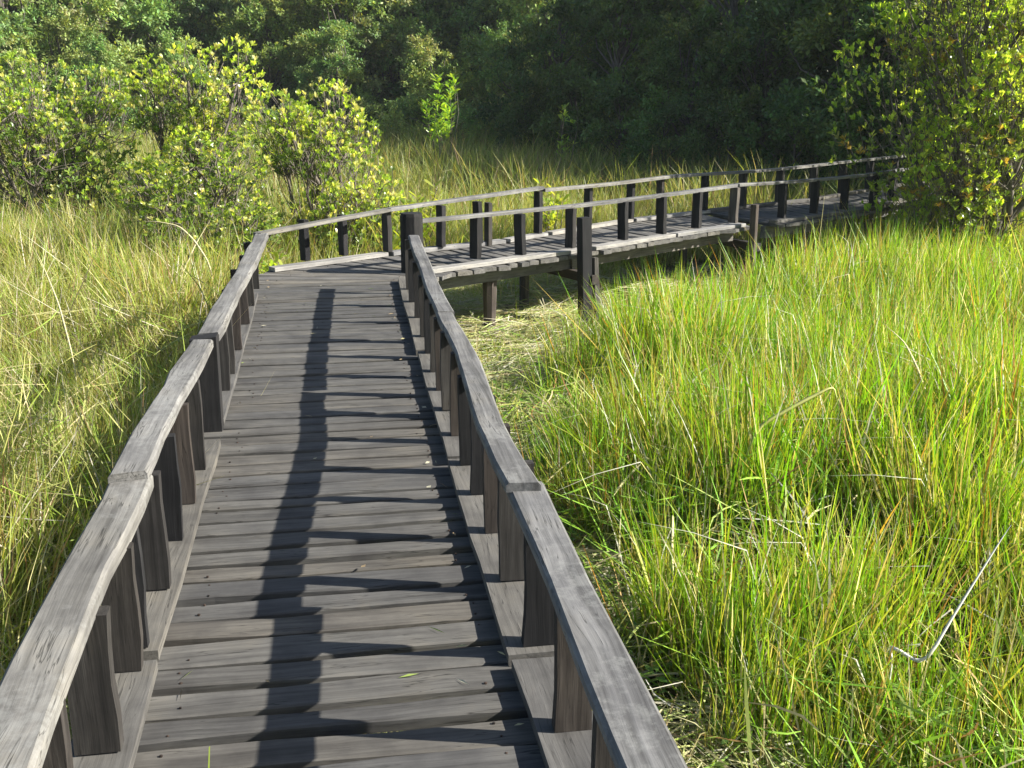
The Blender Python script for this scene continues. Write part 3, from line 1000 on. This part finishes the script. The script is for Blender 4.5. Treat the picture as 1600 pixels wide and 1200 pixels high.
# mown stalks lying on the strip
x, y = sample(-3, 7, -1, 12.5, 30)
d = seg_dist(x, y, WALK)
keep = in_view(x, y) & (((x > 0) & (x < right_edge(y) + .35)) | (d < 1.35)) & (vnoise(x, y, 1.3, 41) > .30)
x, y = x[keep], y[keep]
p, r_, s_ = place(x, y, np.full(len(x), .9), .12)
r_[:, 2] = rng.normal(0, .7, len(x))
p[:, 2] += .02
scatter('cut_grass', p, r_, s_, cut_src, 8, 'flattened straw of cut grass beside the boardwalk', 'grass')

# a tangle of bent and broken leaves filling the sedge's lower storey
x, y = sample(.9, 9, .5, 13, 11)
keep = in_view(x, y) & (seg_dist(x, y, WALK) > .8) & (x > right_edge(y) - .1) & (rng.random(len(x)) < np.where(np.hypot(x, y) < 8, 1, .6))
x, y = x[keep], y[keep]
p, r_, s_ = place(x, y, .85 + .4 * vnoise(x, y, 1.1, 61), .2)
scatter('tangled_grass', p, r_, s_, tangle_src, 8, 'tangle of bent green and straw leaves low among the sedge', 'grass')

x, y = sample(-7, -.8, .5, 13, 4.5)
keep = in_view(x, y) & (seg_dist(x, y, WALK) > .95)
x, y = x[keep], y[keep]
p, r_, s_ = place(x, y, .95 + .5 * vnoise(x, y, 1.1, 63), .25)
p[:, 2] += rng.uniform(-.05, .06, len(x))
scatter('matted_grass', p, r_, s_, straw_src, 8, 'matted straw and bent stems inside the meadow grass', 'grass')

# leafy ground cover low down on the right
x, y = sample(.8, 8, .5, 11, 14)
keep = in_view(x, y) & (seg_dist(x, y, WALK) > .8) & ((vnoise(x, y, .9, 51) > .45) | (y < 4.2))
x, y = x[keep], y[keep]
scatter('ground_cover', *place(x, y, np.full(len(x), 1.0), .15), herb_src, 6, 'low leafy ground cover between the sedge clumps', 'ground cover')


# ------------------------------------------------------------------ woody plants
class Foliage:
    def __init__(s):
        s.P, s.D, s.U, s.L, s.W, s.C = [], [], [], [], [], []

    def add(s, p, d, u, l, w, c):
        s.P.append(p); s.D.append(d); s.U.append(u); s.L.append(l); s.W.append(w); s.C.append(c)

    def extend(s, p, d, u, l, w, c):
        s.P.extend(p); s.D.extend(d); s.U.extend(u); s.L.extend(l); s.W.extend(w); s.C.extend(c)

    def mesh(s, name, mat, fine=False):
        P = np.array(s.P); D = np.array(s.D); U = np.array(s.U); Ln = np.array(s.L)[:, None]; W = np.array(s.W)[:, None]; C = np.array(s.C)
        D /= np.linalg.norm(D, axis=1, keepdims=True) + 1e-9
        Sd = np.cross(D, U); Sd /= np.linalg.norm(Sd, axis=1, keepdims=True) + 1e-9
        Nn = np.cross(Sd, D)
        n = len(P)
        if fine:   # spoon shaped leaf with a fold: 6 points, 4 triangles
            pts = [P, P + D * Ln * .5 + Sd * W * .38 + Nn * W * .1, P + D * Ln * .82 + Sd * W * .42 + Nn * W * .08, P + D * Ln,
                   P + D * Ln * .82 - Sd * W * .42 + Nn * W * .08, P + D * Ln * .5 - Sd * W * .38 + Nn * W * .1]
            tri = np.array([(0, 1, 5), (1, 2, 4), (1, 4, 5), (2, 3, 4)])
        else:
            pts = [P, P + D * Ln * .55 + Sd * W * .5 + Nn * W * .12, P + D * Ln, P + D * Ln * .55 - Sd * W * .5 + Nn * W * .12]
            tri = np.array([(0, 1, 2), (0, 2, 3)])
        k = len(pts)
        V = np.stack(pts, 1).reshape(-1, 3)
        F = (np.arange(n)[:, None, None] * k + tri[None]).reshape(-1, 3)
        return mesh_np(name, V, F, M[mat], col=np.repeat(C, k, 0))


def tube_mesh(name, paths, mat, sides=5):
    """paths: list of (points (n,3), radii (n))"""
    V, F = [], []
    for pts, rad in paths:
        pts = np.asarray(pts, float); o = len(V); n = len(pts)
        t = np.gradient(pts, axis=0); t /= np.linalg.norm(t, axis=1, keepdims=True) + 1e-9
        ref = np.array([1, 0, 0]) if abs(t[0][0]) < .8 else np.array([0, 1, 0])
        for i in range(n):
            a = np.cross(t[i], ref); a /= np.linalg.norm(a) + 1e-9
            b = np.cross(t[i], a)
            for j in range(sides):
                q = 2 * np.pi * j / sides
                V.append(pts[i] + rad[i] * (a * np.cos(q) + b * np.sin(q)))
        for i in range(n - 1):
            for j in range(sides):
                k = (j + 1) % sides
                F.append((o + i * sides + j, o + i * sides + k, o + (i + 1) * sides + k, o + (i + 1) * sides + j))
    return mesh_np(name, np.array(V), np.array(F), M[mat], smooth=True)


def curve_pts(a, b, n, sag, r):
    a, b = np.asarray(a, float), np.asarray(b, float)
    t = np.linspace(0, 1, n)[:, None]
    off = r.normal(0, sag, 3) * np.linalg.norm(b - a)
    return a + (b - a) * t + off * np.sin(np.pi * t) + np.concatenate([[[0, 0, 0]], r.normal(0, .012 * np.linalg.norm(b - a), (n - 1, 3))])


def shrub(seed, H, Rx, Ry, ntips, leaf, young, old, zlow=.15, nstem=5, leaves=(7, 10), young_frac=.5, lump=.25):
    """a shrub of upright stems, each twig ending in a rosette of spoon shaped leaves"""
    r = np.random.default_rng(seed)
    fo = Foliage(); paths = []
    nl_ = max(4, int(nstem * 2.2))
    lobes = []
    for i in range(nl_):
        a = 2 * np.pi * (i + r.uniform(-.3, .3)) / nl_; q = r.uniform(.25, .72)
        lobes.append((np.array([Rx * q * np.cos(a), Ry * q * np.sin(a), H * (zlow + (1 - zlow) * r.uniform(.1, .8))]),
                      r.uniform(.28, .5)))
    lobes.append((np.array([0, 0, H * .8]), .42))
    stems = []
    for i, (c, s) in enumerate(lobes):
        a = r.uniform(0, 6.28)
        b0 = np.array([np.cos(a) * .07 * Rx, np.sin(a) * .07 * Ry, 0.0])
        pth = curve_pts(b0, c, 7, .08, r)
        paths.append((pth, np.linspace(.012 + .010 * H, .006 + .0015 * H, 7)))
        stems.append(pth)
    per = ntips // len(lobes)
    for li, (c, s) in enumerate(lobes):
        for k in range(per):
            d = r.normal(0, 1, 3); d /= np.linalg.norm(d)
            rad = s * (r.uniform(.3, 1) ** .3)
            tip = c + d * rad * np.array([Rx, Ry, H * .5])
            if tip[2] < H * .06: tip[2] = H * r.uniform(.06, .25)
            out = np.array([.7 * tip[0] / Rx, .7 * tip[1] / Ry, 1.1 + .5 * tip[2] / H]) + r.normal(0, .28, 3)
            out /= np.linalg.norm(out)
            if r.random() < .14:
                sp = stems[li]; o_ = sp[r.integers(3, 7)]
                paths.append((curve_pts(o_, tip, 4, .08, r), np.linspace(.007, .003, 4)))
            elif r.random() < .5:
                paths.append((np.array([tip - out * leaf * r.uniform(1.5, 4) + r.normal(0, .02, 3), tip]), np.array([.0045, .003])))
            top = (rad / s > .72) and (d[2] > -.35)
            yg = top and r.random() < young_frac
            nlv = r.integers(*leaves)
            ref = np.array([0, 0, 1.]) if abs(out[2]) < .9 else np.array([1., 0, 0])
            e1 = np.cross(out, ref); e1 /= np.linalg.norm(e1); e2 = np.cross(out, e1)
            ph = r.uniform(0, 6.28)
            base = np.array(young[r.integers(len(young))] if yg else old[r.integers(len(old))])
            for j in range(nlv):
                q = ph + j * 2.4
                spread = r.uniform(.2, .85) if yg else r.uniform(.4, 1.3)
                dd = out * np.cos(spread) + (e1 * np.cos(q) + e2 * np.sin(q)) * np.sin(spread)
                l = leaf * r.uniform(.7, 1.2)
                pp = tip - out * leaf * .5 * r.random()
                fo.add(pp, dd, out + r.normal(0, .25, 3), l, l * r.uniform(.38, .5), base * r.uniform(.75, 1.25))
    return fo, paths


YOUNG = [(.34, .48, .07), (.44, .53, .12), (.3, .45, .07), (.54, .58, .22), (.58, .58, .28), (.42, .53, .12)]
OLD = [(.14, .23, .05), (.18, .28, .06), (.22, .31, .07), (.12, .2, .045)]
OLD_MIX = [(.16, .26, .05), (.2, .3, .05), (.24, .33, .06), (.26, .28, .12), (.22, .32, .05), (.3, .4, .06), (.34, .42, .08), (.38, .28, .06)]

shrub_cache = {}


def plant(name, key, loc, rotz, scale, label, category, group, leafname='leaves', stemname='stems', mk=None, tilt=(0, 0)):
    if key not in shrub_cache:
        fo, paths, fm, tm, fine, sides = mk()
        shrub_cache[key] = (fo.mesh(key + '_leaves', fm, fine), tube_mesh(key + '_stems', paths, tm, sides))
    a, b = shrub_cache[key]
    e = empty(name, loc)
    e.rotation_euler = (tilt[0], tilt[1], rotz)
    e.scale = scale if isinstance(scale, tuple) else (scale,) * 3
    tag(e, label, category, group)
    lf = obj(leafname, a, e); st = obj(stemname, b, e)
    if leafname in ('leaves', 'crown'): lf['kind'] = 'stuff'
    return e


def gz(x, y): return float(ground_z(x, y))


# ---- the big glossy leaved bushes on the right, in front of the walk's end
def mk_big(seed, H, Rx, Ry, nt):
    def f():
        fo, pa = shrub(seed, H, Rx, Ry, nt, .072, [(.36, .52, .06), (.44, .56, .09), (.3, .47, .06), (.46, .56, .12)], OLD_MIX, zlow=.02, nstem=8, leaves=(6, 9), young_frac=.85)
        return fo, pa, 'leaf', 'twig', True, 5
    return f


plant('bush', 'big_bush_a', (7.75, 12.35, gz(7.7, 12.3) - .02), 0, 1.0, 'large bright bush with glossy yellow green leaves hiding the boardwalk\'s end',
      'bush', None, mk=mk_big(301, 4.5, 1.85, 1.35, 4200))
plant('bush', 'big_bush_b', (9.9, 14.6, gz(9.9, 14.6) - .02), 0, 1.0, 'glossy leaved bush at the picture\'s right edge behind the largest bush', 'bush', None, mk=mk_big(302, 4.2, 1.3, 1.5, 1500))
plant('bush', 'low_bush', (7.75, 12.0, gz(7.7, 12.0) - .02), 0.3, 1.0, 'low yellow green bush at the foot of the large bush by the walk', 'bush', None, mk=mk_big(303, 1.15, .65, .6, 260))


# ---- shrubs with sunlit tips left of the walk
def mk_mid(seed, H, Rx, Ry, nt, yf=.75):
    def f():
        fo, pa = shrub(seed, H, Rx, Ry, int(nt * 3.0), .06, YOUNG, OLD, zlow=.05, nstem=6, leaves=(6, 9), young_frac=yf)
        return fo, pa, 'leaf', 'twig', True, 5
    return f


G = 'shrubs in the meadow'
plant('shrub', 'mid_a', (-4.0, 16.6, gz(-4.0, 16.6)), .3, (1.3, 1.2, 1.14), 'broad shrub with pink tinged tips, the farthest left of the tall meadow shrubs', 'shrub', G, mk=mk_mid(311, 2.3, 1.15, 1.0, 700))
plant('shrub', 'mid_b', (-1.9, 16.2, gz(-1.9, 16.2)), 1.3, (1.38, 1.3, 1.14), 'tall pale tipped shrub in the middle of the meadow shrubs', 'shrub', G, mk=mk_mid(312, 2.5, .75, .8, 520, .9))
plant('shrub', 'mid_c', (.02, 14.2, gz(0, 14.2)), 2.3, (1.16, 1.16, 1.06), 'rounded yellow tipped shrub standing nearest the turn of the boardwalk', 'shrub', G, mk=mk_mid(313, 2.25, .88, .88, 640, .85))
plant('shrub', 'mid_d', (-1.45, 12.9, gz(-1.5, 12.9)), .9, (1.15, 1.1, .86), 'smaller dark leaved shrub low in the grass in front of the tall shrubs', 'shrub', G, mk=mk_mid(314, 2.0, 1.0, .9, 460, .45))
plant('shrub', 'mid_d', (-6.2, 17.8, gz(-6.2, 17.8)), 3.9, .85, 'darker shrub at the picture\'s left edge beside the pink tipped shrub', 'shrub', G)


# ---- trees of the wood
def tree(seed, H, Rr, nclump, nleaf, leaf, cols, zlow=.08, flat=.75):
    r = np.random.default_rng(seed)
    fo = Foliage(); paths = []
    trunk = curve_pts((0, 0, -.1), (r.normal(0, .25), r.normal(0, .25), H * .8), 9, .04, r)
    paths.append((trunk, np.linspace(.022 * H, .005 * H, 9)))
    for i in range(nclump):
        z = zlow + (1 - zlow) * (i + r.random()) / nclump
        prof = (1 - ((z - .42) / .62) ** 2); prof = max(.3, prof)
        a = r.uniform(0, 6.28); q = r.uniform(.35, 1.0)
        c = np.array([np.cos(a) * Rr * prof * q, np.sin(a) * Rr * prof * q, z * H])
        ti = min(8, max(1, int(z * 8) - 1))
        paths.append((curve_pts(trunk[ti], c, 5, .1, r), np.linspace(.008 * H, .002 * H, 5)))
        cr = Rr * r.uniform(.2, .42)
        n = int(nleaf * (cr / (Rr * .3)) ** 2)
        # sprays: leafy twigs that leave the limb's end in all directions, longer outwards and up
        ns = r.integers(14, 22)
        sd = r.normal(0, 1, (ns, 3)) + .5 * np.array([np.cos(a), np.sin(a), .5]); sd /= np.linalg.norm(sd, axis=1, keepdims=True)
        sl = cr * r.uniform(.45, 1.35, ns)
        k = r.integers(0, ns, n)
        f = r.uniform(.15, 1, (n, 1)) ** .7
        P = c + sd[k] * sl[k][:, None] * f * np.array([1, 1, flat]) + r.normal(0, cr * .085, (n, 3))
        d = sd[k]
        D = d * .7 + r.normal(0, .6, (n, 3)) + np.array([0, 0, .1])
        U = d * .4 + np.array([0, 0, 1.0]) + r.normal(0, .45, (n, 3))
        Ls = leaf * r.uniform(.6, 1.35, n)
        base = np.array(cols[r.integers(len(cols))])
        C = base * r.uniform(.65, 1.4, (n, 1)) * (1 + r.normal(0, .08, (n, 3)))
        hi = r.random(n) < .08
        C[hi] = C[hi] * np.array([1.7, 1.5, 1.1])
        fo.extend(P, D, U, Ls, Ls * r.uniform(.4, .6, n), np.clip(C, .01, 1))
    return fo, paths


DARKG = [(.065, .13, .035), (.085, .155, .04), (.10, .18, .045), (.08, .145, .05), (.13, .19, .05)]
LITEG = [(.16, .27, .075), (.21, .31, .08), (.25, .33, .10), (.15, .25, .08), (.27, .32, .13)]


def mk_tree(seed, H, Rr, nc, nlf, leaf, cols, **kw):
    def f():
        fo, pa = tree(seed, H, Rr, nc, nlf, leaf, cols, **kw)
        return fo, pa, 'tree_leaf', 'bark', False, 6
    return f


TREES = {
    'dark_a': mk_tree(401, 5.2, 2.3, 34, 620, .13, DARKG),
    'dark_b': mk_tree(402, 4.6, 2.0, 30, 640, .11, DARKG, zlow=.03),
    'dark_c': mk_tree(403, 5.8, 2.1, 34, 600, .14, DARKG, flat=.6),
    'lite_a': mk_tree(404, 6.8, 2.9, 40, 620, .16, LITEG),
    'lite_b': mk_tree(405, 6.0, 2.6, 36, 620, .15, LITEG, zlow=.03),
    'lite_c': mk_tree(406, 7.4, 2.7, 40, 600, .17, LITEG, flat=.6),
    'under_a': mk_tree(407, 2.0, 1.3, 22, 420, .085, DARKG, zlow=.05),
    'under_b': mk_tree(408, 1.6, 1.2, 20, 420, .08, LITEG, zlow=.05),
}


def put_tree(key, x, y, rz, sc, label, group, name='tree', cat='tree'):
    e = plant(name, key, (x, y, gz(x, y) - .05), rz, sc, label, cat, group, leafname='crown', stemname='trunk', mk=TREES[key])
    return e


tr = np.random.default_rng(55)
LAB_D = 'dark green leafy tree in the shaded wood behind the far boardwalk'
LAB_DB = 'dark bushy undergrowth shrub at the foot of the shaded wood'
LAB_L = 'sunlit pale green tree in the wood across the meadow'
LAB_LB = 'pale bushy undergrowth shrub at the foot of the sunlit wood'
keys = ['dark_a', 'dark_b', 'dark_c']


def ranks(edge, spec, keyset, label, group, name='tree', cat='tree'):
    """ranks of plants set back from the wood's edge line; spec: (set-back, spacing, scale lo, scale hi)"""
    E_ = np.asarray(edge, float)
    Ln = poly_len(E_)
    k = 0
    for (back, step, lo, hi) in spec:
        n = int(Ln / step)
        for i in range(n + 1):
            p, t = poly_at(E_, min(1, max(0, (i + tr.uniform(-.25, .25)) / n)))
            nrm = np.array([t[1], -t[0]])
            if nrm[1] < 0: nrm = -nrm
            q = p + nrm * (back + tr.uniform(-.5, .5))
            put_tree(keyset[k % len(keyset)], q[0], q[1], tr.uniform(0, 6.28), tr.uniform(lo, hi), label, group, name, cat)
            k += 1


# shaded wood behind the boardwalk: tall at its sunward end, lower towards the meadow
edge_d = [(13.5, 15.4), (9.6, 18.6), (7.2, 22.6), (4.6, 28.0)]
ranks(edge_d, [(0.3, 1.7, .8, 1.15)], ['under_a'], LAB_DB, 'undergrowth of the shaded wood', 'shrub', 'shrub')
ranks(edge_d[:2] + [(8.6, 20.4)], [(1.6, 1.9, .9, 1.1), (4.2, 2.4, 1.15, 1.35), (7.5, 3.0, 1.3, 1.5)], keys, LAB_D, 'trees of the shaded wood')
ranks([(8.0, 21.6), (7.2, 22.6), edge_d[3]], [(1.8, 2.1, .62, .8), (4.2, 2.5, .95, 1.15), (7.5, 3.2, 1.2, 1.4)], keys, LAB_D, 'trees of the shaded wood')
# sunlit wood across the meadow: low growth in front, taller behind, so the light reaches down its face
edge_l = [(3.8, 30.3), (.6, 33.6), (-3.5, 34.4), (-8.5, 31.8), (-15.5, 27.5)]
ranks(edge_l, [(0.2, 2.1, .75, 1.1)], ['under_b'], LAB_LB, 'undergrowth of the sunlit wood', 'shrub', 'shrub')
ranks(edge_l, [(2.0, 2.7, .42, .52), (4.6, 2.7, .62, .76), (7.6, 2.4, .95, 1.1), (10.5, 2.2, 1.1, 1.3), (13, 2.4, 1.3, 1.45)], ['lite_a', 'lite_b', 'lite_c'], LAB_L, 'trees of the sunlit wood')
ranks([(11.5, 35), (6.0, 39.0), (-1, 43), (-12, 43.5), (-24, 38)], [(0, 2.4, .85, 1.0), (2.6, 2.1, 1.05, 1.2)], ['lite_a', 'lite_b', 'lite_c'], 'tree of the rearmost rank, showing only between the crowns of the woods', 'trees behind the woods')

# ------------------------------------------------------------------ single plants one can point at
def sapling(seed, H, nst, leaf, cols, spread=.22, ntip=16):
    r = np.random.default_rng(seed)
    fo = Foliage(); paths = []
    for i in range(nst):
        a = r.uniform(0, 6.28)
        tip = np.array([np.cos(a) * spread * r.uniform(.3, 1), np.sin(a) * spread * r.uniform(.3, 1), H * r.uniform(.65, 1)])
        p = curve_pts((0.03 * np.cos(a), .03 * np.sin(a), 0), tip, 7, .05, r)
        paths.append((p, np.linspace(.011, .004, 7)))
        for k in range(ntip):
            f = r.uniform(.3, 1) ** .7
            q = p[0] + (p[-1] - p[0]) * f + r.normal(0, .035, 3)
            b = r.uniform(0, 6.28)
            for j in range(3):
                bb = b + j * 2.1
                d = np.array([np.cos(bb), np.sin(bb), r.uniform(.2, 1.1)])
                l = leaf * r.uniform(.7, 1.25)
                fo.add(q, d, np.array([0, 0, 1.]) + r.normal(0, .3, 3), l, l * r.uniform(.26, .36), np.array(cols[r.integers(len(cols))]) * r.uniform(.8, 1.2))
    return fo, paths


def mk_sap(*a, **k):
    def f():
        fo, pa = sapling(*a, **k)
        return fo, pa, 'leaf', 'twig', True, 5
    return f


BRIGHT = [(.26, .42, .05), (.34, .46, .06), (.2, .36, .045)]
GOLD = [(.3, .38, .05), (.36, .4, .08), (.22, .34, .05)]
plant('sapling', 'sap_tall', (2.45, 24.2, gz(2.4, 24.2)), 0, 1.0, 'bright yellow green sapling standing against the dark wood', 'sapling', None, mk=mk_sap(501, 2.4, 7, .17, BRIGHT, .45, 22))
plant('sapling', 'sap_thin', (4.5, 21.5, gz(4.5, 21.5)), 0, 1.0, 'thin sapling with a few lit leaves in front of the shaded wood', 'sapling', None, mk=mk_sap(502, 2.0, 3, .13, BRIGHT, .4, 9))
HL = ['yellow leafy herb behind the railing, left of the thin post pair', 'small golden herb plant close behind the outer railing',
      'leafy green herb at the outer side of the boardwalk\'s bend', 'yellow green herb plant beyond the middle of the far railing']
for (x, y, sc, rz, lab) in ((1.12, 13.6, 1.1, .2, HL[0]), (.72, 12.2, .85, 1.4, HL[1]), (-.62, 10.55, .85, 2.6, HL[2]), (2.9, 14.4, 1.0, 3.3, HL[3])):
    plant('herb', 'herb_plant', (x, y, gz(x, y)), rz, sc, lab, 'herb', 'leafy herbs along the boardwalk', mk=mk_sap(503, .95, 7, .13, GOLD, .26, 10))


def stalk(name, pts, w, col, label, category='stalk', group='dead stalks in the grass'):
    """a dead reed leaf: a folded ribbon that thins to its tip, standing on the marsh"""
    P = np.asarray(pts, float)
    # smooth the path
    n = 22
    t = np.linspace(0, len(P) - 1, n)
    Q = np.stack([np.interp(t, np.arange(len(P)), P[:, k]) for k in range(3)], 1)
    for _ in range(1):
        Q[1:-1] = (Q[:-2] + 2 * Q[1:-1] + Q[2:]) / 4
    T = np.gradient(Q, axis=0); T /= np.linalg.norm(T, axis=1, keepdims=True)
    side = np.cross(T, np.array([.2, -.9, .45])); side /= np.linalg.norm(side, axis=1, keepdims=True)
    up = np.cross(side, T)
    ww = w * np.clip(np.minimum(np.linspace(.25, 2.4, n), np.linspace(2.2, .06, n)), .05, 1)[:, None] / 2
    th = .0018
    V = np.concatenate([Q - side * ww, Q + up * ww * .12 + up * th, Q + side * ww, Q + up * ww * .12 - up * th])
    F = []
    for i in range(n - 1):
        for a, b in ((0, 1), (1, 2), (2, 3), (3, 0)):
            F.append((a * n + i, b * n + i, b * n + i + 1, a * n + i + 1))
    o = obj(name, mesh_np(name, V - Q[0], np.array(F), M['reed'], col=np.tile(np.array(col), (len(V), 1))), loc=tuple(Q[0]))
    tag(o, label, category, group)
    return o


PALE = (.68, .66, .6); STRAW = (.52, .46, .26); YEL = (.5, .5, .16); BROWN = (.26, .18, .10)
g0 = lambda x, y: (x, y, gz(x, y))
stalk('reed_stalk', [g0(1.84, 3.16), (1.87, 3.14, -.42), (1.86, 3.16, -.34), (1.93, 3.05, -.37), (2.03, 3.07, -.2), (2.2, 3.11, .05), (2.24, 3.12, .1)], .015, PALE, 'white broken reed stalk lying across the sedge in the lower corner')
stalk('reed_stalk', [g0(3.3, 5.3), (3.24, 5.32, -.2), (3.18, 5.4, .02), (3.12, 5.46, .16), (3.0, 5.52, .27)], .016, STRAW, 'straw coloured reed leaf curving over near the picture\'s right edge')
stalk('reed_stalk', [g0(1.9, 4.95), (2.04, 4.89, -.1), (2.24, 4.88, .01), (2.43, 4.88, .1), (2.46, 4.88, .0)], .022, YEL, 'bent yellow reed leaf in the middle of the sedge')
stalk('reed_stalk', [g0(-1.1, 10.4), (-1.13, 10.46, -.1), (-1.3, 10.7, .12), (-1.46, 10.95, .22), (-1.7, 11.1, .25), (-1.85, 11.2, .23)], .02, STRAW, 'straw coloured stalk arching over in front of the dark shrub')
stalk('reed_stalk', [g0(-1.5, 10.5), (-1.42, 10.6, -.2), (-1.3, 10.75, .05), (-1.15, 10.9, .28)], .016, STRAW, 'upright straw stalk crossing the arching one by the railing')
stalk('reed_stalk', [g0(-1.75, 7.5), (-1.8, 7.7, -.3), (-2.0, 8.3, -.02), (-2.2, 8.8, .18), (-2.35, 9.1, .34)], .012, STRAW, 'long thin straw stalk leaning left in the meadow')
stalk('reed_stalk', [g0(1.55, 4.6), (1.5, 4.5, -.35), (1.45, 4.35, -.45), (1.38, 4.1, -.55), (1.3, 3.9, -.6)], .016, STRAW, 'fallen straw stalk at the dark foot of the sedge by the rail')

# a small fern beside the broken stalk
fern = empty('fern', (1.93, 3.02, gz(1.93, 3.02) + .02))
fern.scale = (.62, .62, .62)
tag(fern, 'small bright fern under the white broken reed stalk', 'fern')
fr = np.random.default_rng(9)
for k in range(7):
    a = k * .9 + fr.uniform(-.2, .2); Lf = fr.uniform(.24, .36)
    fo = Foliage()
    for i in range(13):
        t = .15 + .85 * i / 12
        px = np.array([np.cos(a) * Lf * t * .75, np.sin(a) * Lf * t * .75, .28 + Lf * (t * .7 - t * t * .45)])
        for sg in (-1, 1):
            d = np.array([np.cos(a + sg * 1.25), np.sin(a + sg * 1.25), .1])
            l = .075 * (1 - t * .8) + .012
            fo.add(px, d, np.array([0, 0, 1.]), l, l * .35, np.array((.3, .46, .09)) * fr.uniform(.85, 1.15))
    obj('frond', fo.mesh('frond', 'leaf', True), fern)

# ------------------------------------------------------------------ bits of straw and leaf blown onto the planks
def litter(n):
    r = np.random.default_rng(77)
    V, F, C = [], [], []
    for i in range(n):
        x = r.uniform(-.5, .42); y = r.uniform(1.8, 9.0)
        if r.random() < .5: x = r.choice([-.5, .41]) + r.normal(0, .025)
        a = r.uniform(0, 6.28)
        if r.random() < .65: L_, w_ = r.uniform(.02, .09), r.uniform(.0015, .003)
        else: L_, w_ = r.uniform(.018, .035), r.uniform(.006, .011)
        d = np.array([np.cos(a), np.sin(a), 0]); q = np.array([-d[1], d[0], 0]); p = np.array([x, y, .004])
        o = len(V); up = np.array([0, 0, r.uniform(.003, .008)])
        V += [p - d * L_ / 2, p + q * w_ + up, p + d * L_ / 2 + up * .6, p - q * w_ + up * .3]
        F += [(o, o + 1, o + 2), (o, o + 2, o + 3)]
        c = [(.42, .38, .2), (.3, .22, .12), (.5, .47, .33), (.2, .26, .06)][r.integers(4)]
        C += [c] * 4
    o = obj('leaf_litter', mesh_np('leaf_litter', np.array(V), F, M['reed'], col=np.array(C)))
    tag(o, 'bits of straw and dry leaf scattered on the deck planks', 'litter', kind='stuff')


litter(60)

# ------------------------------------------------------------------ damp morning air
def build_haze():
    x0, x1, y0, y1, z0, z1 = -200, 200, -160, 240, -2.0, 11.5
    V = [(x, y, z) for z in (z0, z1) for y in (y0, y1) for x in (x0, x1)]
    F = [(0, 2, 3, 1), (4, 5, 7, 6), (0, 1, 5, 4), (2, 6, 7, 3), (0, 4, 6, 2), (1, 3, 7, 5)]
    m, nt, out = new_mat('damp_air')
    v = N(nt, 'ShaderNodeVolumePrincipled', Density=HAZE)
    v.inputs['Color'].default_value = (0.9, 0.97, 1.0, 1)
    nt.links.new(v.outputs[0], out.inputs['Volume'])
    o = obj('haze', mesh_from('haze', V, F, m))
    tag(o, 'thin damp morning haze over the marsh', 'haze', kind='stuff')


build_haze()
print('objects', len(bpy.data.objects), max((o.matrix_world @ Vector(c)).z for o in bpy.data.objects if o.type == 'MESH' and o.name != 'haze' for c in o.bound_box))
